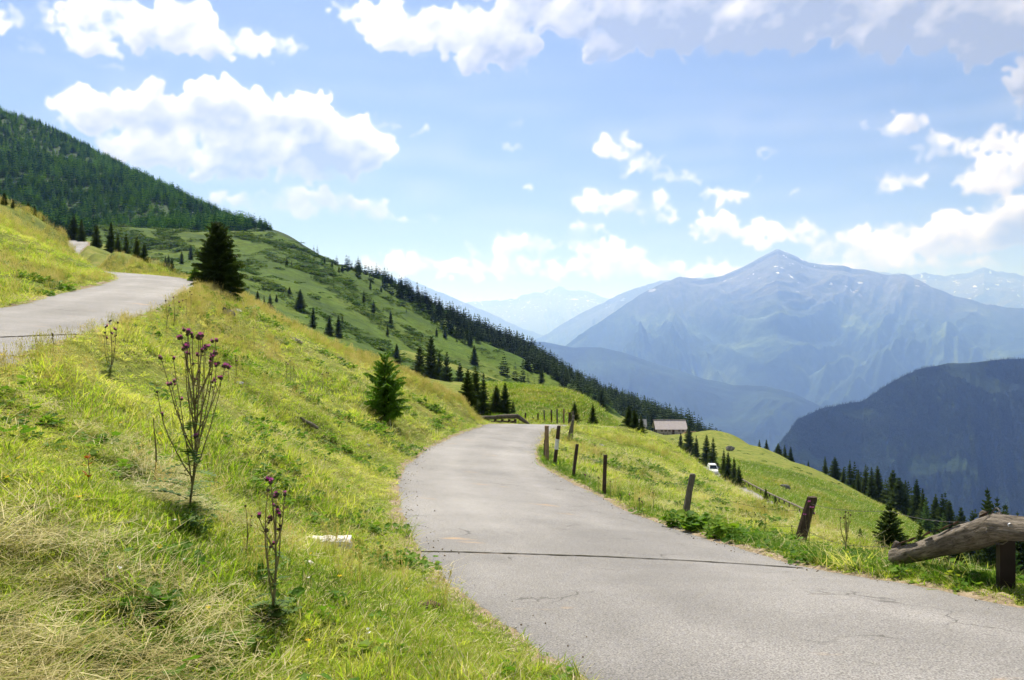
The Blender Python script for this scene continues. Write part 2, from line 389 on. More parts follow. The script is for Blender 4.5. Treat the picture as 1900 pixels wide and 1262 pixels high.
def asphalt_mat():
    m, nt, b = mat('old_asphalt', .85, .25); N = nt.nodes.new; L = nt.links.new
    c = ramp(nt, nz(nt, .6, 5, .6), [(.3, (.188, .182, .182)), (.7, (.238, .231, .229))])
    agg = nz(nt, 85, 2, .6)
    c = mix(nt, c, ramp(nt, agg, [(.36, g1(.50)), (.5, g1(1.0)), (.64, g1(1.5))]), .85, 'MULTIPLY')
    c = mix(nt, c, ramp(nt, nz(nt, .22, 5, .65, stretch=(1, .6, 1)), [(.36, g1(.78)), (.5, g1(1.0)), (.66, g1(1.16))]), 1.0, 'MULTIPLY')
    la = N('ShaderNodeAttribute'); la.attribute_name = 'lat'
    tr = ramp(nt, la.outputs['Fac'], [(0, g1(.80)), (.07, g1(.95)), (.17, g1(.97)), (.28, g1(1.10)), (.38, g1(.96)), (.5, g1(.92)), (.62, g1(.96)), (.72, g1(1.10)), (.84, g1(.97)), (.93, g1(.95)), (1, g1(.80))])
    c = mix(nt, c, tr, .8, 'MULTIPLY')
    # rusty dust stains
    st = ramp(nt, nz(nt, 1.1, 4, .6, stretch=(.8, 1.6, 1)), [(.66, g1(0)), (.76, g1(1))]); c = mix(nt, c, (.34, .24, .15), st)
    # hairline cracks
    g = N('ShaderNodeNewGeometry'); wn = N('ShaderNodeTexNoise'); wn.inputs['Scale'].default_value = 1.4; wn.inputs['Detail'].default_value = 5
    L(g.outputs['Position'], wn.inputs['Vector'])
    va = N('ShaderNodeVectorMath'); va.operation = 'MULTIPLY_ADD'; va.inputs[1].default_value = (1.2, 1.2, 1.2); L(wn.outputs['Color'], va.inputs[0]); L(g.outputs['Position'], va.inputs[2])
    vo = N('ShaderNodeTexVoronoi'); vo.feature = 'DISTANCE_TO_EDGE'; vo.inputs['Scale'].default_value = .75; L(va.outputs[0], vo.inputs['Vector'])
    ck = ramp(nt, vo.outputs['Distance'], [(.004, g1(1)), (.014, g1(0))])
    ar = ramp(nt, nz(nt, .9, 3, .5), [(.56, g1(0)), (.64, g1(1))])
    mm = mix(nt, g1(0), ck, ar); bw = N('ShaderNodeRGBToBW'); L(mm, bw.inputs[0])
    m2 = N('ShaderNodeMath'); m2.operation = 'MULTIPLY'; m2.inputs[1].default_value = .7; L(bw.outputs[0], m2.inputs[0])
    c = mix(nt, c, (.05, .047, .043), m2.outputs[0])
    L(c, b.inputs['Base Color']); bump(nt, b, nz(nt, 60, 4, .7), .5, .006); return m
M['asphalt'] = asphalt_mat()
m, nt, b = mat('gravel_dirt', .95, .1); nt.links.new(ramp(nt, nz(nt, 20, 5, .7), [(.3, (.10, .075, .05)), (.5, (.23, .18, .125)), (.75, (.38, .32, .25))]), b.inputs['Base Color']); bump(nt, b, nz(nt, 40, 4), .7, .01); M['dirt'] = m
m, nt, b = mat('joint_grit', .95, .05); nt.links.new(ramp(nt, nz(nt, 60, 4, .7), [(.35, (.02, .018, .014)), (.7, (.075, .07, .045))]), b.inputs['Base Color']); M['joint'] = m
def wood(name, dark, light, sc=3, stretch=(9, 9, 1)):
    m, nt, b = mat(name, .85, .15); L = nt.links.new
    f = nz(nt, sc, 6, .7, 'obj', stretch, .6)
    c = ramp(nt, f, [(.30, dark), (.48, tuple(.5 * (a + d) for a, d in zip(dark, light))), (.68, light)])
    c = mix(nt, c, ramp(nt, nz(nt, 2.2, 4, .6, 'obj'), [(.35, g1(.55)), (.65, g1(1.2))]), .8, 'MULTIPLY')
    L(c, b.inputs['Base Color']); bump(nt, b, f, .8, .015); return m
M['log'] = wood('weathered_log', (.016, .012, .009), (.23, .20, .17), 3, (2.2, 14, 14))
M['log_bark'] = wood('loose_bark', (.04, .026, .018), (.20, .13, .09), 4, (2, 10, 10))
M['post'] = wood('grey_post_wood', (.06, .05, .042), (.27, .24, .20), 6, (9, 9, 1))
M['post_dark'] = wood('dark_post_wood', (.03, .02, .016), (.12, .085, .065), 6, (9, 9, 1))
M['post_new'] = wood('tan_post_wood', (.20, .13, .07), (.42, .30, .18), 6, (9, 9, 1))
M['plank'] = wood('barn_plank', (.10, .08, .06), (.24, .20, .16), 1.5, (1, 6, 1))
def flat(name, col, rough=.6, metal=0, spec=.3, var=.25, sc=6):
    m, nt, b = mat(name, rough, spec); b.inputs['Metallic'].default_value = metal
    c = tuple(col); nt.links.new(ramp(nt, nz(nt, sc, 4, .6, 'obj'), [(.3, tuple(v * (1 - var) for v in c)), (.7, tuple(min(1, v * (1 + var)) for v in c))]), b.inputs['Base Color']); return m
M['steel'] = flat('brown_steel', (.028, .018, .015), .55, .3)
M['zinc'] = flat('zinc_bolt', (.5, .5, .5), .35, .9)
M['wire'] = flat('fence_wire', (.10, .09, .08), .5, .6)
M['white'] = flat('white_paint', (.72, .72, .70), .5)
M['concrete'] = flat('pale_concrete', (.56, .54, .50), .85, var=.3, sc=14)
M['roof'] = flat('barn_roofing', (.36, .325, .335), .7, var=.08, sc=.8)
M['wallwhite'] = flat('lime_plaster', (.40, .40, .37), .85, var=.15)
M['glass'] = flat('dark_glass', (.02, .025, .03), .08, spec=.8)
M['carwhite'] = flat('car_white', (.78, .79, .80), .25, spec=.6, var=.03)
M['tyre'] = flat('tyre_rubber', (.02, .02, .02), .9)
M['lamp'] = flat('lamp_glass', (.7, .72, .75), .1, spec=.8, var=.05)
M['purple'] = leafy('thistle_purple', [(.3, (.34, .04, .34)), (.7, (.62, .14, .60))], 30, .3, .3)
M['bud'] = leafy('thistle_bud', [(.3, (.05, .045, .03)), (.7, (.13, .09, .08))], 30, .1, .3)
M['stalk'] = leafy('thistle_stalk', [(.3, (.15, .13, .06)), (.7, (.30, .25, .13))], 12, .15, .3)
M['thleaf'] = leafy('thistle_leaf', [(.3, (.05, .10, .018)), (.7, (.11, .19, .035))], 10, .25, .3)
M['yellow'] = leafy('yellow_petal', [(.3, (.70, .42, .01)), (.7, (.85, .62, .03))], 10, .3, .2)
M['dung'] = flat('dung', (.06, .035, .022), .95, var=.5, sc=30)
m, nt, b = mat('grey_rock', .9, .2); c = ramp(nt, nz(nt, 3, 7, .7, 'obj'), [(.3, (.045, .042, .038)), (.5, (.17, .165, .15)), (.7, (.36, .35, .32))]); nt.links.new(c, b.inputs['Base Color']); bump(nt, b, nz(nt, 5, 7, .7, 'obj'), .9, .05); M['rock'] = m

# ------------------------------------------------------------------ terrain control
LOW_L = [(4.0, -.5, -1.6), (2.6, 1.0, -1.66), (1.6, 2.4, -1.72), (.9, 3.6, -1.77)] + [tuple(P(*a)) for a in
  [(1085,1262,4.6),(980,1190,5.5),(870,1110,6.95),(803,1050,8.6),(765,1000,10.6),(740,930,14.5),(741,890,18),(760,860,22),(800,830,28),(858,804,35),(890,793,42),(905,787.5,50),(955,787,56.5),(1010,789,61),(1080,793,64),(1150,798,65.5)]] + [(12.0, 68.5, -8.8), (15.5, 74, -11.2), (19.5, 84, -14.6)]
LOW_R = [(8.5, 1.2, -1.66), (7.4, 2.6, -1.72), (6.3, 3.6, -1.80), (5.1, 5.0, -1.92)] + [tuple(P(*a)) for a in
  [(1900,1127,6.5),(1700,1085,7.8),(1500,1053,9.6),(1340,1008,11.9),(1180,955,15.5),(1100,915,18.7),(1030,880,22.3),(1000,860,25.2),(993,840,29),(1002,822,33),(1020,805,38),(1040,794,44),(1075,790,50),(1120,793,55),(1170,799,57.5)]] + [(12.6, 62.5, -9.0), (18.0, 69, -12.7), (23.8, 82, -15.6)]
UP_R = [(-3, -4, -1.2), (-5.2, 0, -.9), (-5.9, 4, -.62), (-5.7, 7, -.42)] + [tuple(P(*a)) for a in
  [(0,685,9),(45,654,11),(150,621,14.3),(250,590,20),(320,560,27),(362,537,34),(369,526,40),(330,515.5,46),(280,511,51),(200,505.5,58),(168,497,72),(146,484,92),(150,466,118),(164,451.5,144),(152,447,168)]]
UP_L = [(-9.5, -2, -.8), (-10.4, 3, -.42), (-11.0, 8, -.05), (-11.6, 14, .36)] + [tuple(P(*a)) for a in
  [(0,571,20),(100,548,26),(180,530,32.5),(214,519,37.5),(213,511,43),(190,505.3,48),(165,502,57),(138,496,68),(116,483,90),(118,465,118),(127,452,142),(126,446.5,165)]]
LOWROAD_C = [tuple(P(*a)) for a in [(1262,847,236),(1301,866,198),(1330,884,172),(1380,914,145),(1432,942,124),(1482,966,106),(1530,990,92),(1580,1030,78),(1610,1100,66)]]

def ribbon(Lp, Rp, n):
    return spline(Lp, n), spline(Rp, n)
roads = []
for Lp, Rp, n in ((LOW_L, LOW_R, 300), (UP_L, UP_R, 260)):
    roads.append(ribbon(Lp, Rp, n))
cl = spline(LOWROAD_C, 160); dv = np.gradient(cl, axis=0); nrm = np.stack([-dv[:, 1], dv[:, 0], 0 * dv[:, 0]], -1); nrm /= np.linalg.norm(nrm, axis=1)[:, None]
roads.append((cl + nrm * 2.0, cl - nrm * 2.0))

PX = lambda L: [tuple(P(*a)) for a in L]
pts = []
pts += LOW_L + LOW_R + UP_L + UP_R
pts += [tuple(c) for c in (cl + nrm * 2.2)[::12]] + [tuple(c) for c in (cl - nrm * 2.2)[::12]]
# bank between the roads
pts += PX([(0,740,7.5),(0,900,5),(0,1262,3.2),(400,1262,3.7),(700,1262,4.1),(300,900,7),(500,1000,7.5),(600,1010,9),(700,950,12),(500,900,10.5),
 (400,800,11),(650,860,18),(500,750,20),(700,850,20.5),(560,830,19.5),(715,768,29.5),(600,720,28),(450,650,27),(300,640,18.5),(150,700,11.5),(800,800,31),(760,745,36),(840,775,40),
 (200,620,15.2),(330,572,27),(400,560,33),(385,524,42),
 (400,532,43),(430,543,42),(470,566,41),(560,620,41),(640,655,42),(720,680,43.5),(780,708,46),(850,750,49),(885,775,51)])
pts += [(0, 0, -1.55), (-3, 0, -1.15), (-1.5, 2, -1.38), (-3, 4, -.95), (0, -6, -1.7), (-4.5, 2, -.8), (8, -4, -1.7), (-10, -8, -.7), (20, -6, -6), (-22, -4, 4)]
# behind the bank crest
pts += [(-14, 52, -2.2), (-10, 52, -3.6), (-7, 54, -5.2), (-4.5, 58, -6.3), (-19, 56, -.5), (-20, 75, -4), (-12, 75, -9), (-5, 75, -9.5), (-30, 80, 1.0),(-25,66,1.5),
 (-30, 130, -6), (-10, 130, -14), (-50, 130, 3), (-40, 190, -2), (-10, 200, -18),(-30,260,-10),(-30,400,-20)]
# upper bank, inside of the upper road and beyond
pts += PX([(0,500,29),(0,420,45),(0,379,57),(-200,300,57),(-200,420,35),(-200,560,20),(-500,560,14),(-500,400,24),(50,398,58),(85,416,60),(110,432,61),(127,450,60),(60,450,42),(60,490,34),(100,520,31),(160,505,41),(150,476,55),(172,494,51),(60,440,80),(100,465,78),(20,420,90),(200,492,75),(225,492,68),
 (100,448,165),(185,462,125),(215,474,112),(255,494,98),(235,484,84),(250,503,72),(290,507,66),(330,512,58),(275,506,85),(300,520,110)])
pts += [(-90, 190, 14), (-60, 190, 6), (-45, 110, 7.2), (-120, 150, 30), (-100, 90, 30), (-60, 30, 26), (-150, 300, 30), (-300, 300, 90)]
# meadow right of the road
pts += PX([(1062,782,52),(1100,783,56),(1160,790,58),(1200,808,57),(1250,832,56),(1290,862,54),(1310,880,53),(1330,894,51),(1355,909,48),(1380,923,45),(1410,939,41),(1450,959,35),(1500,979,28),(1560,995,24),(1620,1020,17.5),
 (1150,850,38),(1100,830,38),(1060,810,38),(1200,870,34),(1250,920,24),(1300,930,28),(1350,940,27),(1200,925,21),(1350,975,17),(1450,1000,15.5),(1450,1030,11.5),(1500,1020,12.5),(1560,1030,11.5),(1060,880,23.5),
 (1640,1046,9.6),(1750,1070,8.6),(1860,1090,7.6),(1900,1095,7.5),(1900,1110,7.0),(1700,1068,8.8),(1600,1052,9.6)])
pts += [(7.5, 11, -4.6), (6.0, 8.8, -3.0), (7.2, 7.3, -3.2), (9, 9, -5.2), (12, 14, -8.5), (16, 22, -13), (22, 35, -17), (25, 55, -19), (30, 12, -17), (22, 5, -10), (24, 60, -19), (28, 74, -21), (8, 78, -8.8), (3, 72, -6.6), (0, 68, -6.2), (12, 90, -11), (20, 100, -14), (10, 110, -12.5), (20, 140, -17), (0, 85, -7.6), (0, 110, -9.6), (2, 140, -11)]
pts += PX([(975,787,66),(1050,789,68)])
# meadows beyond, farm shelf
pts += PX([(950,724,210),(1020,737,195),(1080,748,178),(1120,768,160),(960,760,110),(1010,765,120),(1150,793,150),(1125,765,300),(1157,780,320),(1100,756,300),(1200,800,330),(1210,800,440),(1234,803,450),(1234,807,510),(1290,803,455),(1150,790,420),(1185,793,330),
 (1160,822,160),(1210,817,270),(1190,807,372),(1240,808,392),(1205,808,378),(1240,808,374),(1275,809,376),(1240,813,350),(1200,814,330),(1280,815,340),(1290,811,385),(1300,818,330),(1260,825,280),(1330,835,280)])
pts += [(0, 240, -28), (20, 240, -25), (40, 240, -33), (-30, 250, -22),(60,470,-46),(95,430,-60)]
# big meadow spur on the right
pts += PX([(1320,800,375),(1370,812,352),(1450,845,312),(1530,879,272),(1600,918,236),(1660,957,208),(1705,990,186),(1760,1035,160),(1815,1072,140),(1850,1110,120),
 (1400,850,250),(1500,905,205),(1400,880,190),(1450,915,165),(1550,950,165),(1600,985,145),(1650,1010,135),(1550,1005,115),(1650,1050,105),(1700,1080,100),(1780,1130,85)])
pts += [(100, 400, -62), (120, 360, -72), (130, 300, -72), (140, 260, -75), (140, 215, -78), (135, 180, -80), (130, 150, -80), (115, 110, -78), (90, 80, -66), (200, 150, -140), (220, 300, -140), (60, 50, -44), (120, 60, -90), (60, 20, -38), (180, 460, -120), (300, 200, -200), (150, 20, -110)]
G1 = Surf(pts)

def edge_dist(x, y, L):
    """signed distance to an edge line (positive on its left side), nearest z, and how far past its ends"""
    T = np.gradient(L[:, :2], axis=0); T /= np.linalg.norm(T, axis=1)[:, None]
    d2 = (x[:, None] - L[None, :, 0]) ** 2 + (y[:, None] - L[None, :, 1]) ** 2; j = d2.argmin(1)
    dx = x - L[j, 0]; dy = y - L[j, 1]
    cr = T[j, 0] * dy - T[j, 1] * dx; al = np.abs(T[j, 0] * dx + T[j, 1] * dy)
    endp = (j == 0) | (j == len(L) - 1)
    return np.sign(cr) * np.sqrt(np.maximum(d2[np.arange(len(x)), j] - np.where(endp, 0, np.minimum(al, .4) ** 2), 0)), L[j, 2], np.where(endp, al, 0)
def road_blend(x, y, z):
    """seat the ground on the road edges; returns z and the distance outside the nearest road (negative inside)"""
    sh = x.shape; x = x.ravel(); y = y.ravel(); z = z.ravel().copy(); out = np.full(len(x), 1e3)
    for k, (L, R) in enumerate(roads):
        wblend = 1.2 if k < 2 else 3.0
        lo = np.minimum(L, R).min(0) - 9; hi = np.maximum(L, R).max(0) + 9
        idx = np.where((x > lo[0]) & (x < hi[0]) & (y > lo[1]) & (y < hi[1]))[0]
        for i0 in range(0, len(idx), 20000):
            ii = idx[i0:i0 + 20000]
            dl, zl, al = edge_dist(x[ii], y[ii], L); dr, zr_, ar = edge_dist(x[ii], y[ii], R); dr = -dr
            past = np.minimum(al, ar)
            d = np.where((dl <= 0) & (dr <= 0), np.maximum(dl, dr), np.where(np.abs(dl) < np.abs(dr), np.abs(dl), np.abs(dr)))
            d = np.where(past > .5, np.maximum(np.abs(d), past), d)
            wl = 1 / (np.abs(dl) + .02); wr = 1 / (np.abs(dr) + .02)
            zr = np.where(d < 0, (zl * wl + zr_ * wr) / (wl + wr), np.where(np.abs(dl) < np.abs(dr), zl, zr_))
            w = 1 - sstep(0, wblend, d)
            off = np.where(d < 0, -.02 - .25 * sstep(0.1, 1.2, -d), -.02 + .045 * sstep(0, .2, d))
            z[ii] = z[ii] * (1 - w) + (zr + off) * w
            out[ii] = np.where(np.abs(d) < np.abs(out[ii]), d, out[ii])
    return z.reshape(sh), out.reshape(sh)

def ground(x, y, full=False):
    x = np.atleast_1d(np.asarray(x, float)); y = np.atleast_1d(np.asarray(y, float))
    z = G1.z(x, y); r = np.hypot(x, y + 2)
    z = z + .10 * fbm(x * .55, y * .55, 4) * sstep(2, 8, r) + .42 * fbm(x * .06 + 5, y * .06, 3) * sstep(30, 110, r) + .035 * fbm(x * 3, y * 3, 3) + .05 * ridged(x * .8 + .3 * y, y * .9, 3) * sstep(2, 6, r)
    z, d = road_blend(x, y, z)
    return (z, d) if full else z
def gz(x, y): return float(ground([x], [y])[0])
def on_ground(px, py, Y0, Y1=None):
    """where the sight line through a photo pixel meets the near ground, near the distance Y0"""
    Ys = np.exp(np.linspace(math.log(Y0 * .5), math.log(Y0 * 2.0), 500)); q = np.array([P(px, py, Y) for Y in Ys])
    g = ground(q[:, 0], q[:, 1]); s = q[:, 2] - g
    c = np.where((s[:-1] > 0) & (s[1:] <= 0))[0]
    if len(c) == 0: Y = Y0
    else:
        i = c[np.abs(np.log(Ys[c] / Y0)).argmin()]; Y = Ys[i]
    p = P(px, py, Y); return np.array([p[0], p[1], gz(p[0], p[1])])

# near ground sheet, fine near the camera and coarser with distance
nt_, nr_ = 760, 620
th = np.linspace(math.radians(-80), math.radians(80), nt_); rr = np.exp(np.linspace(math.log(1.0), math.log(520), nr_))
TH, RR = np.meshgrid(th, rr); GX = np.sin(TH) * RR; GY = -4 + np.cos(TH) * RR
GZ, GD = ground(GX, GY, True)
me = fast_mesh('ground', np.stack([GX, GY, GZ], -1).reshape(-1, 3), grid_quads(nr_, nt_)[:, ::-1], M['near'])
tag(link('ground', me), kind='structure')

def road_mesh(name, L, R, na=18, lift=0.0, m=None):
    t = np.linspace(0, 1, na)[None, :, None]
    V = L[:, None] * (1 - t) + R[:, None] * t
    s = np.arange(len(L))[:, None]
    # ragged edges and a slight crown
    jag = fbm(V[..., 0] * 3.1, V[..., 1] * 3.1, 4, .6); edge = (np.abs(t[..., 0] - .5) * 2) ** 12
    D = (R - L); D /= np.linalg.norm(D, axis=1)[:, None]
    V = V + (jag * edge * .11)[..., None] * D[:, None]
    V[..., 2] += .04 * (1 - (2 * t[..., 0] - 1) ** 2) + .012 * fbm(V[..., 0] * .8, V[..., 1] * .8, 3) + lift
    me = fast_mesh(name, V.reshape(-1, 3), grid_quads(len(L), na), m or M['asphalt'])
    at = me.attributes.new('lat', 'FLOAT', 'POINT'); at.data.foreach_set('value', np.ascontiguousarray(np.broadcast_to(t[..., 0], (len(L), na)), dtype=np.float32).ravel())
    return tag(link(name, me), kind='structure')
def shoulder(name, E, side, n0, n1):
    """crumbling strip of grit between asphalt and turf"""
    E = E[n0:n1]; T = np.gradient(E[:, :2], axis=0); T /= np.linalg.norm(T, axis=1)[:, None]; N_ = np.stack([-T[:, 1], T[:, 0]], -1) * side
    V = []
    for j, o in enumerate((-.10, -.02, .07, .17, .27)):
        w = o + (.0 if j < 2 else .10 * fbm(E[:, 0] * 2.5 + j, E[:, 1] * 2.5, 3) + .05 * fbm(E[:, 0] * .5, E[:, 1] * .5, 2))
        x = E[:, 0] + N_[:, 0] * w; y = E[:, 1] + N_[:, 1] * w; zg = ground(x, y)
        z = E[:, 2] - .035 if j == 0 else (E[:, 2] - .002 + .008 * fbm(x * 12, y * 12, 2) if j == 1 else zg + (.012, .014, .004, -.02)[j - 1] + .012 * fbm(x * 9, y * 9, 3))
        V.append(np.stack([x, y, z], -1))
    V = np.stack(V, 1); return tag(link(name, fast_mesh(name, V.reshape(-1, 3), grid_quads(len(E), 5)[:, ::side], M['dirt'])), kind='structure')
def dense(Lp, Rp, n): return spline(Lp, n), spline(Rp, n)
L_, R_ = dense(LOW_L, LOW_R, 700); road_mesh('road', L_, R_)
LU, RU = dense(UP_L, UP_R, 800); road_mesh('upper_road', LU, RU)
for E, sd in ((L_, 1), (R_, -1), (LU, 1), (RU, -1)): shoulder('road_shoulder', E, sd, 10, len(E) - 10)
road_mesh('valley_road', roads[2][0], roads[2][1], 8)
road_surfs = [(L_, R_), (LU, RU)]

# transverse joints in the asphalt
def joint(name, p0, p1, n, w, sag=0.0):
    a, b_ = np.array(p0), np.array(p1); t = np.linspace(0, 1, n)
    xy = a[None, :2] * (1 - t)[:, None] + b_[None, :2] * t[:, None]
    d = (b_ - a)[:2]; d /= np.linalg.norm(d); nn = np.array([-d[1], d[0]])
    wob = .02 * fbm(t * 9, t * 0 + 3, 4); ww = w * (.65 + .9 * (fbm(t * 30, t * 0 + 8, 3) + .3))
    V = []
    for i in range(n):
        for s in (-1, 0, 1):
            q = xy[i] + nn * (wob[i] + s * ww[i] * .5)
            V.append([q[0], q[1], road_z(q[0], q[1]) + (.007 if s else .004)])
    me = fast_mesh(name, V, grid_quads(n, 3), M['joint']); return tag(link(name, me), kind='structure')
from mathutils.bvhtree import BVHTree
_rt = []
for ob in [o for o in bpy.data.objects if o.name in ('road', 'upper_road')]:
    _rt.append(BVHTree.FromPolygons([v.co.copy() for v in ob.data.vertices], [tuple(p.vertices) for p in ob.data.polygons]))
def road_z(x, y):
    for t_ in _rt:
        h = t_.ray_cast(Vector((x, y, 20)), Vector((0, 0, -1)))
        if h[0] is not None: return h[0].z
    return gz(x, y)
joint('road_joint', P(779,1022,9.6), P(1490,1055,9.45), 200, .055)
joint('road_joint', P(0,627,12.6), P(148,621.5,14.3), 60, .07)

# ------------------------------------------------------------------ hillside, forest hill and ridge
def nearer(p):
    p = np.array(p, float); k = np.where(p[:, 1] < 250, 1, (250 + (p[:, 1] - 250) * .6) / np.maximum(p[:, 1], 1)); return p * k[:, None]
class Patch:
    def __init__(s, name, pts, a0, a1, r0, r1, na, nr, m, bumps, O=(0., 0.)):
        s.S = Surf(pts, O, .02); s.bumps = bumps
        t = np.linspace(a0, a1, na); r = np.exp(np.linspace(math.log(r0), math.log(r1), nr)); T, R = np.meshgrid(t, r)
        X = np.sin(T) * R; Y = np.cos(T) * R; Z = s.z(X, Y)
        me = fast_mesh(name, np.stack([X, Y, Z], -1).reshape(-1, 3), grid_quads(nr, na)[:, ::-1], m); tag(link(name, me), kind='structure')
    def z(s, x, y):
        x = np.atleast_1d(np.asarray(x, float)); y = np.atleast_1d(np.asarray(y, float))
        return s.S.z(x, y) + s.bumps(x, y)
hp = PX([(60,441,660),(150,439,650),(240,435,630),(400,433,610),(500,432,590),(530,440,585),(560,457,578),(650,500,562),(750,543,545),(820,585,515),(870,620,470),(950,662,420),(1000,690,405),(1060,715,395),(1106,738,388),(1150,775,380),
 (300,470,470),(300,500,330),(450,560,250),(450,500,400),(550,600,230),(560,540,350),(650,600,320),(650,650,215),(750,640,330),(750,690,215),(850,680,350),(850,720,240),(950,715,330),(1000,735,320),(1050,752,320),(1100,776,330),(600,520,430),(700,575,430),(800,628,420),(200,470,460),(250,510,250),
 (300,590,130),(600,720,130),(900,820,130),(1100,850,180),(700,760,130),(-100,440,700),(-100,520,300),(100,520,200)])
hp += PX([(1190,850,330),(1190,880,230),(1190,830,400)])
hp += [(-330, 720, 70), (-200, 720, 40), (-100, 720, 10), (-30, 720, -30), (20, 640, -60), (60, 560, -80), (70, 480, -75), (90, 400, -80), (40, 700, -110), (150, 420, -120),(-450,760,70)]
def bump2(x, y):
    r = np.hypot(x, y)
    return (2.6 * fbm(x * .018, y * .018 , 4) + 1.3 * ridged(x * .05 + .02 * y, y * .02, 3)) * sstep(120, 260, r)
HILL = Patch('hillside', nearer(hp), math.radians(-34), math.radians(8.6), 110, 560, 420, 300, M['hill'], bump2)
fp = PX([(-400,60,1500),(-200,140,1400),(-60,188,1320),(0,208,1280),(25,222,1270),(50,225,1260),(90,236,1240),(130,258,1200),(200,305,1130),(300,352,1040),(400,398,900),(495,428,760),(540,440,740),
 (-200,440,640),(0,437,640),(100,436,645),(200,434,640),(350,431,645),(500,431,640),(0,320,900),(150,340,900),(250,380,850),(-200,300,900),(350,408,780)])
fp += [(-700, 1700, 180), (-420, 1500, 100), (-200, 1300, 30), (-120, 1000, -20), (-100, 850, -40), (-80, 700, 10), (-50, 900, -80)]
FOREST = Patch('forest_hill', nearer(fp), math.radians(-48), math.radians(-12), 450, 1120, 260, 200, M['forest_floor'], lambda x, y: 5 * fbm(x * .008, y * .008, 4))
rp = PX([(600,490,800),(700,538,790),(800,588,780),(900,640,775),(1000,678,770),(1100,722,790),(1230,782,820),(1330,822,850),(1420,850,880),(1500,880,900),
 (700,640,420),(850,690,450),(950,700,520),(1050,735,540),(1150,775,560),(1250,815,570),(1350,850,600),(1000,760,420),(1200,850,440),(1100,730,700),(1200,785,700),(1300,828,720)])
rp += [(-100, 1000, -60), (50, 1000, -160), (200, 1050, -260), (350, 1000, -330), (0, 900, -60), (120, 950, -170), (300, 700, -280), (200, 500, -200)]
RIDGE = Patch('forest_ridge', nearer(rp), math.radians(-14), math.radians(26), 335, 760, 260, 180, M['forest_floor'], lambda x, y: 6 * fbm(x * .01, y * .01, 4))

# ------------------------------------------------------------------ far mountains
def mountain(name, crest, foot_y, foot_z, back, na, nr, m, amp, fq, seed, label=None, power=1.15, crest_j=2.0, skew=.35, K=1.45):
    c = np.array(crest, float); c[:, 2] *= K; foot_y *= K; foot_z = foot_z * K; back *= K; amp *= K; fq /= K
    px = np.linspace(c[0, 0], c[-1, 0], na)
    py = np.interp(px, c[:, 0], c[:, 1]); Yc = np.interp(px, c[:, 0], c[:, 2])
    py = py + crest_j * (ridged(px * .021 + seed, px * 0 + seed, 5, .6) - .2)
    U = (px - CX) / F; V = (CY - py) / F; zc = V * Yc
    t = np.concatenate([np.linspace(0, 1, nr), 1 + np.linspace(.03, 1, nr // 4)])
    T, UU = np.meshgrid(t, U, indexing='ij')
    Y = np.where(T <= 1, foot_y + (Yc[None] - foot_y) * T, Yc[None] + back * (T - 1)); X = UU * Y
    T1 = np.clip(T, 0, 1)
    Z = foot_z + (zc[None] - foot_z) * T1 ** power
    win = np.sin(np.pi * np.clip(T1, 0, 1) ** .9) ** .8 * (T <= 1)
    sx = X * fq - Y * fq * skew * np.sin(U[None] * 9 + seed)
    wv = .35 * fbm(X * fq * .7 + 3, Y * fq * .7, 3); sx = sx + wv
    Z = Z + amp * win * (ridged(sx + seed, Y * fq * .45 + seed, 6, .52) - .25) + amp * .25 * win * fbm(X * fq * 3, Y * fq * 3, 5)
    # no spur in front may rise above the crest line as seen on the way to it
    cap = (V[None] - .004 - .06 * (1 - T1)) * Y; Z = np.where((T < .97), np.minimum(Z, cap), Z)
    Z = np.where(T > 1, zc[None] + (foot_z - zc[None]) * (T - 1) * .9, Z)
    me = fast_mesh(name, np.stack([X, Y, Z], -1).reshape(-1, 3), grid_quads(len(t), na)[:, ::-1], m)
    return tag(link(name, me), kind='structure')
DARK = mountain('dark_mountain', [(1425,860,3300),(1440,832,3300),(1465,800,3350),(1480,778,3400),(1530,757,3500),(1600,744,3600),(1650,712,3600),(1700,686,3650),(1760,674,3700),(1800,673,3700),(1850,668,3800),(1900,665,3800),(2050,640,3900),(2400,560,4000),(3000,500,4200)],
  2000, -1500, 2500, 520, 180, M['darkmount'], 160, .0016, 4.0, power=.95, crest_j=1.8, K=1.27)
mountain('valley_ridge', [(820,640,7500),(930,632,7500),(1010,635,7300),(1060,644,7200),(1115,645,7000),(1160,655,6900),(1210,672,6800),(1300,701,6600),(1360,714,6500),(1420,716,6300),(1470,728,6100),(1520,752,6000),(1620,800,5900)],
  4200, -1250, 3000, 420, 120, M['darkmount'], 220, .0011, 9.0, power=.9, crest_j=1.2, K=1.9)
mountain('massif', [(1000,668,9000),(1040,648,9000),(1090,612,9100),(1140,580,9300),(1190,545,9500),(1225,528,9600),(1262,512,9700),(1300,517,9800),(1340,511,9900),(1375,497,10000),(1400,483,10000),(1425,470,10000),(1443,461,10000),(1462,468,10000),(1500,486,10000),(1560,494,10000),(1620,504,9900),(1650,509,9900),(1675,507,9800),(1720,528,9600),(1780,552,9500),(1850,568,9400),(1900,572,9300),(2050,560,9300),(2300,530,9600),(2800,560,9600)],
  5200, -1250, 5000, 620, 300, M['massif'], 620, .00062, 2.3, power=1.05, crest_j=3.0, K=2.05)
mountain('far_range', [(700,505,15000),(745,520,15000),(756,516,15000),(775,527,15000),(830,548,15000),(880,570,15500),(930,590,16000),(1000,622,16000),(1100,640,16000)], 11000, -900, 4000, 260, 80, M['far'], 500, .0006, 5.1, crest_j=4, K=2.15)
mountain('far_range', [(980,640,14000),(1060,590,14000),(1110,565,14000),(1160,540,14000),(1200,528,14200),(1225,520,14300),(1300,515,14500),(1400,520,14500)], 11000, -900, 4000, 260, 80, M['far'], 500, .0006, 8.4, crest_j=3, K=2.15)
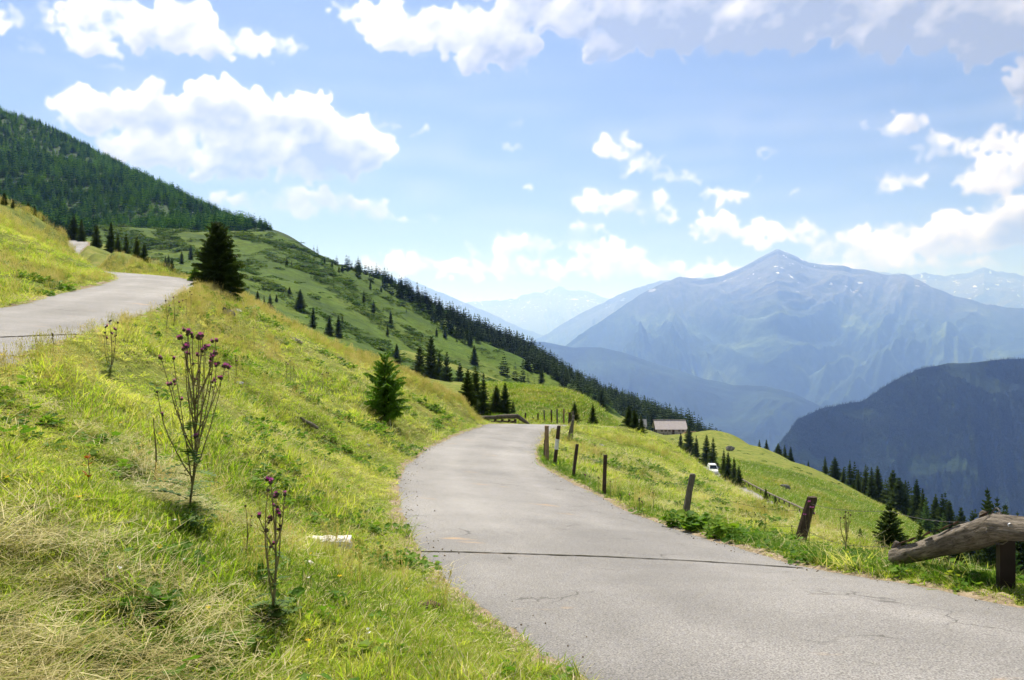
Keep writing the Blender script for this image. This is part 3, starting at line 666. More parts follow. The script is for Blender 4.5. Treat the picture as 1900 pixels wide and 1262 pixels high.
mountain('far_range', [(800,575,24000),(880,560,24000),(950,556,24000),(1000,545,24000),(1035,531,24000),(1080,540,24000),(1120,550,24000),(1200,560,24000),(1300,570,24000)], 19000, -300, 5000, 260, 80, M['far'], 600, .0005, 3.3, crest_j=6, K=2.15)
mountain('far_range', [(1540,520,16000),(1600,500,16000),(1690,512,16000),(1720,506,16000),(1760,511,16000),(1800,505,16000),(1825,495,16000),(1850,503,16000),(1900,508,16000),(2000,500,16000),(2200,520,16000),(2800,480,16000)], 11500, -600, 5000, 420, 120, M['far'], 650, .0006, 6.6, crest_j=6, K=2.15)
mountain('far_range', [(-900,600,20000),(-300,590,20000),(200,560,20000),(500,540,20000),(700,545,20000),(860,600,20000)], 14000, -600, 5000, 220, 60, M['far'], 600, .0005, 12.6, crest_j=6, K=2.15)
# valley floor out to the horizon
R0 = 80000.0
ang = np.linspace(0, 2 * math.pi, 97)[:-1]
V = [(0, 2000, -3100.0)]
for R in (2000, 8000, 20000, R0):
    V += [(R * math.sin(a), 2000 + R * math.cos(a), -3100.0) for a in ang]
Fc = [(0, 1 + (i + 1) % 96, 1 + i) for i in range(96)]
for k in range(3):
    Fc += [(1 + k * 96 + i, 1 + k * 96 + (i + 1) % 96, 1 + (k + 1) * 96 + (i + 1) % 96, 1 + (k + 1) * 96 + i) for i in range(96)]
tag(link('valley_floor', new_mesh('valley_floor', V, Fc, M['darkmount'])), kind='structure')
# hill slope behind and beside the camera, joined to the near ground
hb = []
for a in np.linspace(0, 2 * math.pi, 73)[:-1]:
    for R in (1.2, 6, 20, 60, 200, 600):
        hb.append((R, a))
V = []
for R, a in hb:
    x, y = math.sin(a) * R, -4 + math.cos(a) * R
    if -1.5 < ((a + math.pi) % (2 * math.pi) - math.pi) < 1.5: z = gz(x, y) - .3 - R * .2
    else:
        z = gz(math.copysign(min(abs(x), R), x), y) if R < 25 else -.35 * x - 1.6
        z = -1.75 - .32 * x if R >= 20 else z - .05
    V.append((x, y, z))
Fc = []
for i in range(72):
    if abs(((i + .5) * 5 + 180) % 360 - 180) < 72: continue
    for j in range(5):
        a_ = i * 6 + j; b_ = ((i + 1) % 72) * 6 + j; Fc.append((a_, a_ + 1, b_ + 1, b_))
tag(link('ground', new_mesh('ground_behind', V, Fc, M['near'], smooth=True)), kind='structure')

# ------------------------------------------------------------------ haze
def build_haze():
    m = bpy.data.materials.new('haze_air'); m.use_nodes = True; nt = m.node_tree; nt.nodes.clear()
    out = nt.nodes.new('ShaderNodeOutputMaterial'); v = nt.nodes.new('ShaderNodeVolumePrincipled')
    v.inputs['Color'].default_value = (*HAZE_COLOR, 1); v.inputs['Density'].default_value = HAZE_DENSITY
    v.inputs['Absorption Color'].default_value = (1, 1, 1, 1); v.inputs['Anisotropy'].default_value = .48
    nt.links.new(v.outputs[0], out.inputs['Volume'])
    x0, x1, y0, y1, z0, z1 = -81000, 81000, -79000, 83000, -3101.0, 3150.0
    V = [(x, y, z) for x in (x0, x1) for y in (y0, y1) for z in (z0, z1)]
    Fc = [(0, 1, 3, 2), (4, 6, 7, 5), (0, 4, 5, 1), (2, 3, 7, 6), (0, 2, 6, 4), (1, 5, 7, 3)]
    o = link('haze', new_mesh('haze', V, Fc, m)); tag(o, kind='stuff')
build_haze()

# ------------------------------------------------------------------ instancing of uncountable stuff
def proto_collection(objs, name):
    c = bpy.data.collections.new(name)
    for o in objs: c.objects.link(o)
    return c
def scatter(name, pts, rot, scl, idx, meshes, kind='stuff'):
    protos = []
    for i, me in enumerate(meshes):
        protos.append(bpy.data.objects.new(f'{name}_piece_{i:02d}', me))
    c = proto_collection(protos, name + '_pieces')
    me = bpy.data.meshes.new(name); n = len(pts)
    me.vertices.add(n); me.vertices.foreach_set('co', np.asarray(pts, np.float32).ravel())
    a = me.attributes.new('rot', 'FLOAT_VECTOR', 'POINT'); a.data.foreach_set('vector', np.asarray(rot, np.float32).ravel())
    s3 = np.asarray(scl, np.float32)
    if s3.ndim == 1: s3 = np.repeat(s3[:, None], 3, 1)
    a = me.attributes.new('scl', 'FLOAT_VECTOR', 'POINT'); a.data.foreach_set('vector', s3.ravel())
    a = me.attributes.new('idx', 'INT', 'POINT'); a.data.foreach_set('value', np.asarray(idx, np.int32))
    o = link(name, me); tag(o, kind=kind)
    ng = bpy.data.node_groups.new(name + '_nodes', 'GeometryNodeTree')
    ng.interface.new_socket('Geometry', in_out='INPUT', socket_type='NodeSocketGeometry')
    ng.interface.new_socket('Geometry', in_out='OUTPUT', socket_type='NodeSocketGeometry')
    N = ng.nodes.new; L = ng.links.new
    gi = N('NodeGroupInput'); go = N('NodeGroupOutput'); ip = N('GeometryNodeInstanceOnPoints'); ci = N('GeometryNodeCollectionInfo')
    ci.inputs['Collection'].default_value = c; ci.inputs['Separate Children'].default_value = True; ci.inputs['Reset Children'].default_value = True
    def na(nm, t):
        x = N('GeometryNodeInputNamedAttribute'); x.data_type = t; x.inputs[0].default_value = nm; return x.outputs['Attribute']
    er = N('FunctionNodeEulerToRotation'); L(na('rot', 'FLOAT_VECTOR'), er.inputs[0])
    L(gi.outputs[0], ip.inputs['Points']); L(ci.outputs[0], ip.inputs['Instance']); ip.inputs['Pick Instance'].default_value = True
    L(na('idx', 'INT'), ip.inputs['Instance Index']); L(er.outputs[0], ip.inputs['Rotation']); L(na('scl', 'FLOAT_VECTOR'), ip.inputs['Scale'])
    L(ip.outputs[0], go.inputs[0])
    md = o.modifiers.new('scatter', 'NODES'); md.node_group = ng
    return o

# ------------------------------------------------------------------ grass pieces
class Buf:
    def __init__(s): s.v = []; s.f = []; s.m = []
    def add(s, v, f, mi=0):
        k = len(s.v); s.v += [tuple(map(float, p)) for p in v]; s.f += [tuple(k + i for i in q) for q in f]; s.m += [mi] * len(f)
    def mesh(s, name, mats, smooth=False): return new_mesh(name, s.v, s.f, mats, smooth, s.m)
def blade(b, r, base, ang, length, width, lean, droop, mi=0, seg=3):
    """one curved tapering blade"""
    d = np.array([math.cos(ang), math.sin(ang), 0]); sd = np.array([-d[1], d[0], 0])
    tw = r.uniform(-.6, .6); sd = sd * math.cos(tw) + d * math.sin(tw) * .5
    v = []; f = []; p = np.array(base, float); el = math.pi / 2 - lean
    for i in range(seg + 1):
        t = i / seg; w = width * (1 - t ** 1.6) + .0002
        if i < seg: v += [p - sd * w / 2, p + sd * w / 2]
        else: v += [p]
        p = p + (d * math.cos(el) + np.array([0, 0, 1]) * math.sin(el)) * length / seg; el -= droop / seg
    for i in range(seg - 1): f.append((2 * i, 2 * i + 1, 2 * i + 3, 2 * i + 2))
    k = 2 * (seg - 1); f.append((k, k + 1, k + 2)); b.add(v, f, mi)
def tuft(seed, n, rad, l0, l1, w, lean=.5, droop=1.0, dry=.12, mats=('blade', 'straw'), seg=3):
    r = random.Random(seed); b = Buf()
    for i in range(n):
        a = r.uniform(0, 6.283); q = rad * math.sqrt(r.random()); a2 = a + r.uniform(-1.2, 1.2)
        blade(b, r, (q * math.cos(a), q * math.sin(a), -.01), a2, r.uniform(l0, l1), w * r.uniform(.7, 1.3), r.uniform(.05, lean), r.uniform(.2, droop), 1 if r.random() < dry else 0, seg)
    return b.mesh('tuft', [M[x] for x in mats])
def hay_clump(seed, n, rad):
    r = random.Random(seed); b = Buf(); main = r.uniform(0, 6.28)
    for i in range(n):
        a = r.uniform(0, 6.283); q = rad * math.sqrt(r.random()); a2 = main + r.gauss(0, .55) + (math.pi if r.random() < .5 else 0)
        blade(b, r, (q * math.cos(a), q * math.sin(a), r.uniform(.0, .05)), a2, r.uniform(.07, .26), r.uniform(.0018, .0036), r.uniform(1.2, 1.66), r.uniform(-.3, .5), 0 if r.random() < .85 else 1, 3)
    return b.mesh('hay', [M['straw'], M['blade']])
def seed_clump(seed, n, rad, h=.4):
    r = random.Random(seed); b = Buf()
    for i in range(n):
        a = r.uniform(0, 6.283); q = rad * math.sqrt(r.random()); bx, by = q * math.cos(a), q * math.sin(a); L = h * r.uniform(.5, 1.15)
        la = r.uniform(0, .35); d = r.uniform(0, 6.28); top = np.array([bx + math.cos(d) * L * la, by + math.sin(d) * L * la, L])
        w = .0022; sd = np.array([-math.sin(d), math.cos(d), 0]); p0 = np.array([bx, by, 0])
        b.add([p0 - sd * w, p0 + sd * w, top], [(0, 1, 2)], 0)
        for k in range(9):   # feathery head
            t = 1 - .30 * r.random(); p = p0 + (top - p0) * t; aa = r.uniform(0, 6.28); e = np.array([math.cos(aa), math.sin(aa), r.uniform(.5, 1.8)]) * r.uniform(.010, .022)
            s2 = np.array([-math.sin(aa), math.cos(aa), 0]) * .0045
            b.add([p - s2, p + s2, p + e], [(0, 1, 2)], 0)
    for i in range(n // 2): blade(b, r, (r.uniform(-rad, rad), r.uniform(-rad, rad), 0), r.uniform(0, 6.28), r.uniform(.1, .25), .004, r.uniform(.1, .7), r.uniform(.3, 1.2), 1)
    return b.mesh('seed_grass', [M['seed'], M['blade']])
def leaf_clump(seed, n, rad, size, mats='lush', h=.1, lobes=5):
    r = random.Random(seed); b = Buf()
    for i in range(n):
        a = r.uniform(0, 6.283); q = rad * math.sqrt(r.random()); c = np.array([q * math.cos(a), q * math.sin(a), h * (.05 + .95 * r.random() ** 1.5)])
        nx = np.array([r.uniform(-.6, .6), r.uniform(-.6, .6), 1.]); nx /= np.linalg.norm(nx)
        u = np.cross(nx, [math.cos(a), math.sin(a), .1]); u /= np.linalg.norm(u); w = np.cross(nx, u); s = size * r.uniform(.6, 1.2)
        K = lobes * 2; v = [c - w * s * .25 - nx * s * .1]
        for k in range(K):
            th_ = 2 * math.pi * k / K; rr_ = s * (.5 if k % 2 else .38) * (1 + .15 * r.random()); v.append(c + (u * math.sin(th_) + w * math.cos(th_)) * rr_ + nx * s * .06 * r.uniform(-1, 1))
        b.add(v, [(0, 1 + k, 1 + (k + 1) % K) for k in range(K)], 0)
        g = np.array([c[0] * .4, c[1] * .4, 0]); sd = np.array([.002, 0, 0]); b.add([g - sd, g + sd, c], [(0, 1, 2)], 0)
    return b.mesh('leaf_clump', [M[mats]])

def sample_ground(n, r0, r1, a0=-36, a1=36, origin=(0., 0.), power=1.0):
    """points on the near ground, off the roads; power 1 = even per area, 0 = even per log distance"""
    u = rng.rand(n); a = np.radians(rng.uniform(a0, a1, n))
    if power == 0: r = r0 * (r1 / r0) ** u
    else: r = np.sqrt(r0 * r0 + u * (r1 * r1 - r0 * r0))
    x = np.sin(a) * r + origin[0]; y = np.cos(a) * r + origin[1]
    z, d = ground(x, y, True); return x, y, z, d, r
def rots(n, tilt=.2):
    return np.stack([rng.normal(0, tilt, n), rng.normal(0, tilt, n), rng.uniform(0, 2 * math.pi, n)], -1)
def visible(x, y, z, margin=.25):
    """keep only what faces the pictured side: drop points far outside the view wedge"""
    return (np.abs(x) < (y + .3) * (.594 + margin) + .6) & (z < (y + .3) * (.394 + margin) + .6) & (z > -(y + .3) * (.394 + margin) - .6)

def clear(x, y):
    k = np.ones(len(x), bool)
    for cx_, cy_, q in CLEAR: k &= ((x - cx_) ** 2 + (y - cy_) ** 2 > q * q)
    return k
CLEAR = []
for px, py, Y, q in ((607, 1018, 9.0, .2), (578, 1018, 9.0, .18), (636, 1018, 9.0, .18), (607, 1030, 8.8, .26), (580, 1030, 8.8, .2), (632, 1030, 8.8, .2), (795, 1126, 6.7, .12), (573, 1050, 8.3, .10)):
    c_ = on_ground(px, py, Y); CLEAR.append((c_[0], c_[1], q))
short = [tuft(10 + i, 24, .060, .02, .060, .0042, 1.1, 1.2, .18) for i in range(6)]
mid = [tuft(30 + i, 26, .080, .035, .100, .0048, 1.2, 1.4, .22) for i in range(6)]
tall = [tuft(50 + i, 30, .07, .08, .20, .0046, .9, 1.5, .30, seg=4) for i in range(4)]
x, y, z, d, r = sample_ground(32000, 1.6, 9, -42, 40)
x2, y2, z2, d2, r2 = sample_ground(40000, 9, 24); x3, y3, z3, d3, r3 = sample_ground(50000, 24, 62)
x4, y4, z4, d4, r4 = sample_ground(15000, .1, 5.2, -95, 60, origin=(-.5, -1.8)); k4 = (x4 < 1.5) & ~((np.abs(x4) < y4 * .62) & (y4 > 1.4)); x4, y4, z4, d4, r4 = [v[k4] for v in (x4, y4, z4, d4, r4)]; r4 = r4 * 0 + 4
X = np.concatenate([x, x2, x3, x4]); Y = np.concatenate([y, y2, y3, y4]); Z = np.concatenate([z, z2, z3, z4]); D = np.concatenate([d, d2, d3, d4]); Rr = np.concatenate([r, r2, r3, r4])
pn = fbm(X * .55, Y * .55, 3); k = (D > .02 + .10 * rng.rand(len(X))) & (visible(X, Y, Z) | (np.hypot(X, Y + 1) < 6)) & clear(X, Y)
k &= (rng.rand(len(X)) < np.where(pn < -.22, .55, 1.0))
X, Y, Z, D, Rr, pn = [v[k] for v in (X, Y, Z, D, Rr, pn)]
sc = np.where(Rr < 9, 1.15, np.where(Rr < 24, 1.75, 3.1)) * rng.uniform(.65, 1.3, len(X))
sz = sc * np.where(Rr > 24, .62, np.where(Rr > 9, .75, 1.0)) * (1 + 1.0 * np.clip(pn * 2.5, -.4, .9))
verge = sstep(1.1, .1, D); sz *= 1 - .45 * verge
sz = sz * np.where(Rr < 9, .52, .66)
sc3 = np.stack([sc, sc, sz], -1)
pick = np.where(rng.rand(len(X)) < .55 + .35 * verge, rng.randint(0, 6, len(X)), 6 + rng.randint(0, 6, len(X)))
pick = np.where((pn > .2) & (rng.rand(len(X)) < .12), 12 + rng.randint(0, 4, len(X)), pick)
scatter('grass', np.stack([X, Y, Z], -1), rots(len(X), .22), sc3, pick, short + mid + tall)
NEAR_XYZ = (X, Y, Z, D, Rr)

# meadow grass farther out on the right slope
mtufts = [tuft(70 + i, 22, .10, .05, .14, .010, .9, 1.4, .18, ('meadow_blade', 'straw')) for i in range(4)]
x, y, z, d, r = sample_ground(52000, 60, 240, -3, 36, power=1.0)
k = (d > .1) & visible(x, y, z, .1); x, y, z, r = x[k], y[k], z[k], r[k]
s = (r / 60) ** .6 * rng.uniform(3.0, 5.5, len(x)); scatter('meadow_grass', np.stack([x, y, z], -1), rots(len(x), .15), np.stack([s, s, s * .55], -1), rng.randint(0, 4, len(x)), mtufts)

# mown hay lying on the near bank
hay = [hay_clump(90 + i, 60, .17) for i in range(6)]
x, y, z, d, r = sample_ground(9000, 1.8, 9.5, -42, -3)
hm = sstep(-.05, .35, fbm(x * .9 + 3, y * 1.3, 3)) * sstep(-1.0, -1.9, x + .18 * (y - 4)) * sstep(9.5, 6.5, r) ; k = (d > .5) & (rng.rand(len(x)) < hm * .42)
k &= clear(x, y); x, y, z = x[k], y[k], z[k]; s = rng.uniform(.7, 1.35, len(x))
scatter('hay', np.stack([x, y, z + .03], -1), rots(len(x), .16) + np.array([0, -.12, 0]), s, rng.randint(0, 6, len(x)), hay)
# stray straw everywhere on the bank
x, y, z, d, r = sample_ground(16000, 2, 40, -40, 34, power=1.0)
k = (d > .05) & (fbm(x * .4 + 9, y * .4, 3) > .02) & clear(x, y); x, y, z, r = x[k], y[k], z[k], r[k]
st1 = [hay_clump(120 + i, 9, .16) for i in range(4)]
scatter('straw', np.stack([x, y, z + .02], -1), rots(len(x), .2), rng.uniform(.6, 1.1, len(x)) * (1 + r / 26), rng.randint(0, 4, len(x)), st1)

# reddish seed grass along the crests and verges
seedg = [seed_clump(140 + i, 26, .12, .36) for i in range(5)]
cr = np.array([P(*a)[:2] for a in [(330,566,27),(375,530,38),(430,543,42),(470,566,41),(560,620,41),(640,655,42),(720,680,43.5),(780,708,46),(850,750,49),(885,775,51)]])
S = spline(np.c_[cr, np.zeros(len(cr))], 600)[:, :2]
n = 2300; j = rng.randint(0, 600, n); off = rng.normal(0, 1, n)
x = S[j, 0] + off * 1.5 + rng.normal(0, .3, n) - .3; y = S[j, 1] - np.abs(rng.normal(0, 2.2, n)) + .5
z, d = ground(x, y, True); k = d > .1; q = [np.stack([x[k], y[k], z[k]], -1)]; sq = [rng.uniform(.6, 1.2, k.sum())]
# the slope above the upper road and its verge
x, y, z, d, r = sample_ground(2600, 26, 70, -42, -20); k = (d > .4) & (fbm(x * .15, y * .15, 3) > -.1) & (x < -11 - .28 * (y - 20)); q.append(np.stack([x[k], y[k], z[k]], -1)); sq.append(rng.uniform(.8, 1.5, k.sum()))
t = rng.randint(0, 330, 700); R = RU[t]; x = R[:, 0] + rng.uniform(.05, 1.1, 700) * .8; y = R[:, 1] + rng.uniform(-.5, .2, 700); z, d = ground(x, y, True); k = (d > .03) & (y > 3.5); q.append(np.stack([x[k], y[k], z[k]], -1)); sq.append(rng.uniform(.35, .8, k.sum()))
x, y, z, d, r = sample_ground(5000, 10, 60, -3, 36); k = (d > .15) & (fbm(x * .25 + 4, y * .2, 3) > .22); q.append(np.stack([x[k], y[k], z[k]], -1)); sq.append(rng.uniform(.6, 1.3, k.sum()))
x, y, z, d, r = sample_ground(2200, 5, 42, -36, 2); k = (d > .3) & (fbm(x * .3 + 14, y * .3, 3) > .14); q.append(np.stack([x[k], y[k], z[k]], -1)); sq.append(rng.uniform(.4, .9, k.sum()))
q = np.concatenate(q); sq = np.concatenate(sq)
scatter('seed_grass', q, rots(len(q), .12), sq, rng.randint(0, 5, len(q)), seedg)

# low leafy weeds in the turf and along the right verge
weeds = [leaf_clump(160 + i, 16, .09, .045, 'lush', .06) for i in range(5)]
x, y, z, d, r = sample_ground(15000, 2, 40, -40, 36); dens = fbm(x * .7 + 30, y * .7, 3)
k = (d > .08) & ((dens > .21) | ((x > 1.5) & (y < 16) & (rng.rand(len(x)) < .6))); k &= clear(x, y); x, y, z, r = x[k], y[k], z[k], r[k]
scatter('weeds', np.stack([x, y, z + .01], -1), rots(len(x), .2), rng.uniform(.6, 1.5, len(x)) * (1 + r / 30), rng.randint(0, 5, len(x)), weeds)
# lush strip between road and drop on the near right
lush = [tuft(180 + i, 30, .08, .08, .24, .0075, .8, 1.5, .03, ('lush', 'straw'), 4) for i in range(4)]
n = 5200; t = rng.randint(60, 620, n); R = R_[t]; off = np.abs(rng.normal(0, .55, n)) + .12
Dv = (R_ - L_)[t][:, :2]; Dv /= np.linalg.norm(Dv, axis=1)[:, None]
x = R[:, 0] + Dv[:, 0] * off; y = R[:, 1] + Dv[:, 1] * off; z, d = ground(x, y, True); k = (d > .10) & (y < 30) & (rng.rand(n) < np.where(y < 13, 1, .35)); x, y, z = x[k], y[k], z[k]
scatter('verge_grass', np.stack([x, y, z], -1), rots(len(x), .2), rng.uniform(.5, 1.1, len(x)), rng.randint(0, 4, len(x)), lush)
# small yellow and white flowers
def blossom(seed, mt, rr_):
    r = random.Random(seed); b = Buf(); h = r.uniform(.06, .14); b.add([(-.001, 0, 0), (.001, 0, 0), (0, 0, h)], [(0, 1, 2)], 0)
    for k in range(7):
        a = k * 6.283 / 7; a2 = a + .5; b.add([(0, 0, h), (rr_ * math.cos(a), rr_ * math.sin(a), h + .004), (rr_ * math.cos(a2), rr_ * math.sin(a2), h + .006)], [(0, 1, 2)], 1)
    return b.mesh('blossom', [M['stalk'], M[mt]])
fl = [blossom(1, 'yellow', .013), blossom(2, 'yellow', .011), blossom(3, 'yellow', .015), blossom(4, 'white', .010)]
x, y, z, d, r = sample_ground(900, 3, 34, -36, 34); k = (d > .3) & (fbm(x * .5 + 50, y * .5, 2) > -.1); x, y, z = x[k], y[k], z[k]
scatter('meadow_flowers', np.stack([x, y, z + .02], -1), rots(len(x), .25), rng.uniform(.8, 1.4, len(x)) , rng.randint(0, 4, len(x)), fl)

# ------------------------------------------------------------------ conifers
def conifer(seed, h, r0, whorls, per, m='spruce', detail=2, trunk_r=None, bare=.04, top=.0, droop=.25, ragged=.25, density=1.0, fat=.85):
    """crown mesh and trunk mesh of one conifer, base at z = 0"""
    r = random.Random(seed); b = Buf(); UPV = np.array([0, 0, 1.])
    for w in range(whorls):
        t = (w + r.uniform(-.3, .3)) / whorls; t = min(max(t, 0), .99); z = h * (bare + (1 - bare) * t)
        R = r0 * (1 - t) ** fat * r.uniform(.84, 1.14) * (1 if t > .12 else .72 + 2.3 * t) + .012 * h
        k_ = max(3, int(per * (1 - .45 * t)))
        a0 = r.uniform(0, 6.28)
        for j in range(k_):
            a = a0 + 6.283 * j / k_ + r.uniform(-.25, .25); Lb = R * (1.08 - ragged * r.random() ** 1.3)
            if r.random() > density: continue
            d = np.array([math.cos(a), math.sin(a), 0]); s = np.array([-d[1], d[0], 0])
            rise = .55 * t + .12 - droop * (1 - t)
            seg = 3 if detail > 1 else 2; P_ = []; p = np.array([0, 0, z]); el = rise + .15
            for i in range(seg + 1): P_.append(p.copy()); p = p + (d * math.cos(el) + UPV * math.sin(el)) * Lb / seg; el -= .28 * (1 - t) - (.25 if i == seg - 1 else 0)
            if detail == 0:
                wd = Lb * .38; b.add([P_[0] + UPV * .02 * h, P_[1] - s * wd, P_[-1], P_[1] + s * wd, P_[1] - UPV * Lb * .35], [(0, 1, 2), (0, 2, 3), (1, 4, 2), (4, 3, 2)]); continue
            n_t = (4 if detail == 1 else 7 if detail == 2 else 12)
            for q in range(n_t):
                u = (q + .6) / n_t; c = P_[0] + (P_[-1] - P_[0]) * u + (P_[seg // 2 + 0] - (P_[0] + (P_[-1] - P_[0]) * ((seg // 2) / seg))) * math.sin(math.pi * u)
                ln = Lb * (.42 * (1 - u) + .16) * r.uniform(.7, 1.2)
                for sg in (-1, 1):
                    dd = d * .62 + s * sg * .78; tip = c + dd * ln - UPV * ln * r.uniform(.05, .55); wd = (.085 if detail < 3 else .06) * Lb + .008 * h
                    nn = UPV * .3 + d * r.uniform(-.5, .5); nn = np.cross(dd, nn); nn /= (np.linalg.norm(nn) + 1e-6)
                    b.add([c - nn * wd * .5, c + nn * wd * .5, tip], [(0, 1, 2)])
                    if detail > 1:
                        e = c + (tip - c) * .45; b.add([e - UPV * .0, e + d * wd, e - UPV * ln * .42 + d * wd * .3], [(0, 1, 2)])
                if detail > 1: b.add([c - d * wd, c + d * wd, c - UPV * (ln * .5 + .01) + s * r.uniform(-.3, .3) * ln], [(0, 1, 2)])
            b.add([P_[-2] - s * .05 * Lb, P_[-2] + s * .05 * Lb, P_[-1] + d * Lb * .08 + UPV * .02 * Lb], [(0, 1, 2)])
    for a in (0, 2.1, 4.2): b.add([(.012 * h * math.cos(a), .012 * h * math.sin(a), h * .93), (.012 * h * math.cos(a + 2), .012 * h * math.sin(a + 2), h * .93), (0, 0, h * 1.0)], [(0, 1, 2)])
    crown = b.mesh('crown', [M[m]])
    tb = Buf(); tr = trunk_r or .017 * h; K = 7
    for i, (zz, q) in enumerate([(-.04 * h - .15, 1.25), (.03 * h, 1.0), (.5 * h, .55), (.97 * h, .06)]):
        tb.v += [(math.cos(k * 6.283 / K) * tr * q, math.sin(k * 6.283 / K) * tr * q, zz) for k in range(K)]
        if i:
            for k in range(K): tb.f.append(((i - 1) * K + k, (i - 1) * K + (k + 1) % K, i * K + (k + 1) % K, i * K + k)); tb.m.append(0)
    return crown, tb.mesh('trunk', [M['bark']], True)
# unit trees (height 1)
TREES = {
 'spruce': [conifer(200 + i, 1, .235 + .03 * (i % 3), 25, 11, detail=2, ragged=.35, density=.93) for i in range(5)],
 'slim': [conifer(220 + i, 1, .185 + .014 * i, 24, 10, detail=2, ragged=.4, density=.93) for i in range(4)],
 'larch': [conifer(240 + i, 1, .24, 18, 8, 'larch', detail=2, ragged=.45, density=.85, droop=.0) for i in range(2)],
}
def tree(px, base, top, Y, label, kind='spruce', surf=None, v=None, squash=1.0, cat='tree', name=None, group=None, simple=False):
    if surf is None: zf = lambda x, y: gz(x, y)
    else: zf = lambda x, y: float(surf.z([x], [y])[0])
    k = (250 + (Y - 250) * .6) / Y if (surf is not None and Y > 250) else 1.0
    Y = Y * k
    # slide along the sight line to the ground near the wanted distance
    best = None
    for q in np.exp(np.linspace(-.35, .35, 141)):
        p = P(px, base, Y * q); e = abs(p[2] - zf(p[0], p[1])) / (Y * q) + .0025 * abs(math.log(q))
        if best is None or e < best[0]: best = (e, p)
    p = best[1]; zg = zf(p[0], p[1]); zt = (CY - top) / F * p[1]; h = zt - zg
    if h < .25 or h > 40: print('TREE?', label, round(h, 2)); return None
    if abs(zg - p[2]) / p[1] * F > 12: print('tree base off by', round((zg - p[2]) / p[1] * F), 'px', label)
    return plant((p[0], p[1], zg), h, label, kind, v, squash, cat, name, group)
def plant(loc, h, label, kind='spruce', v=None, squash=1.0, cat='tree', name=None, group=None):
    lst = TREES[kind]; i = rnd.randrange(len(lst)) if v is None else v; c, t = lst[i]
    name = name or ('larch_tree' if kind == 'larch' else 'spruce_tree')
    o = empty(name, loc, label, cat, group, rnd.uniform(0, 6.28)); 
    for nm, me in (('crown', c), ('trunk', t)):
        ch = link(nm, me, o); ch.scale = (h * squash, h * squash, h)
    return o

# loose grit along the edges of the asphalt
def pebble(seed):
    r = random.Random(seed); b = Buf(); v = [(r.uniform(.6, 1) * a, r.uniform(.6, 1) * b_, r.uniform(.5, .8) * c) for a, b_, c in ((1, 0, 0), (0, 1, 0), (-1, 0, 0), (0, -1, 0), (0, 0, 1), (0, 0, -1))]
    b.add(v, [(0, 1, 4), (1, 2, 4), (2, 3, 4), (3, 0, 4), (1, 0, 5), (2, 1, 5), (3, 2, 5), (0, 3, 5)]); return b.mesh('grit', [M['concrete' if seed % 2 else 'dirt']])
gp, gs = [], []
for E, O, sd in ((L_, R_, 1), (R_, L_, -1), (RU, LU, -1)):
    T = E - O; T /= np.linalg.norm(T, axis=1)[:, None]; j = rng.randint(20, len(E) * 6 // 10, 1500); o = rng.normal(.02, .16, 1500); q = E[j] + T[j] * o[:, None] + rng.normal(0, .05, (1500, 3))
    for x_, y_, o_ in zip(q[:, 0], q[:, 1], o): gp.append((x_, y_, road_z(x_, y_) + .004 if o_ < 0 else gz(x_, y_) + .015)); gs.append(rng.uniform(.003, .011) * (1.6 if y_ > 9 else 1))
scatter('edge_grit', np.array(gp), rots(len(gp), 1.0), np.array(gs), rng.randint(0, 4, len(gp)), [pebble(i) for i in range(4)])

# ------------------------------------------------------------------ forests on the far slopes
low = [conifer(300 + i, 1, .19 + .03 * (i % 2), 9, 6, 'forest', detail=0, ragged=.3)[0] for i in range(5)]
M['ridge_needles'] = leafy('ridge_needles', [(.15, (.014, .034, .012)), (.5, (.030, .062, .018)), (.9, (.070, .115, .028))], .02, .3, .9, .8)
low2 = [conifer(310 + i, 1, .19 + .03 * (i % 2), 11, 7, 'ridge_needles', detail=0, ragged=.35)[0] for i in range(5)]
def forest_on(patch, n, a0, a1, r0, r1, keep, h0, h1, name, single, label, group, meshes=None, spread=1.0, taper=None):
    meshes = meshes or low
    a = np.radians(rng.uniform(a0, a1, n)); r = np.sqrt(r0 * r0 + rng.rand(n) * (r1 * r1 - r0 * r0)); x = np.sin(a) * r; y = np.cos(a) * r; z = patch.z(x, y)
    k = keep(x, y, z) & visible(x, y, z - 2, .02); x, y, z = x[k], y[k], z[k]
    h = rng.uniform(h0, h1, len(x)) * (1 + .7 * fbm(x * .02, y * .02, 3)) * np.where(rng.rand(len(x)) < .15, .6, 1)
    h = h * (taper(pxy(x, y, z)[0]) if taper else 1)
    rot = np.stack([0 * x, 0 * x, rng.uniform(0, 6.28, len(x))], -1); idx = rng.randint(0, len(meshes), len(x))
    wd = h * rng.uniform(.85, 1.25, len(x)) * spread
    if single:
        app = h / y; o = np.argsort(-app)[:single]; rest = np.setdiff1d(np.arange(len(x)), o)
        for i in o:
            t = empty('spruce_tree', (x[i], y[i], z[i] - .3), label, 'tree', group, rot[i, 2]); c = link('crown', meshes[idx[i]], t); c.scale = (wd[i], wd[i], h[i])
        x, y, z, h, wd, rot, idx = [v[rest] for v in (x, y, z, h, wd, rot, idx)]
    if len(x): scatter(name, np.stack([x, y, z - .3], -1), rot, np.stack([wd, wd, h], -1), idx, meshes)
    return len(x)
def pxy(x, y, z): return CX + F * x / y, CY - F * z / y
def k_forest(x, y, z):
    px, py = pxy(x, y, z)
    line = np.interp(px, [-300, 0, 150, 300, 500], [436, 437, 434, 432, 430])
    thin = (fbm(x * .03, y * .03, 3) > .20) & (rng.rand(len(x)) < .7)
    bare = (py < np.interp(px, [0, 60, 130, 300], [262, 262, 275, 330])) & (fbm(x * .02 + 9, y * .02, 3) > -.05) & (rng.rand(len(x)) < .35)
    return (py < line + 2) & (px < 492 + 14 * rng.rand(len(x)) ** .5) & ~thin & ~bare
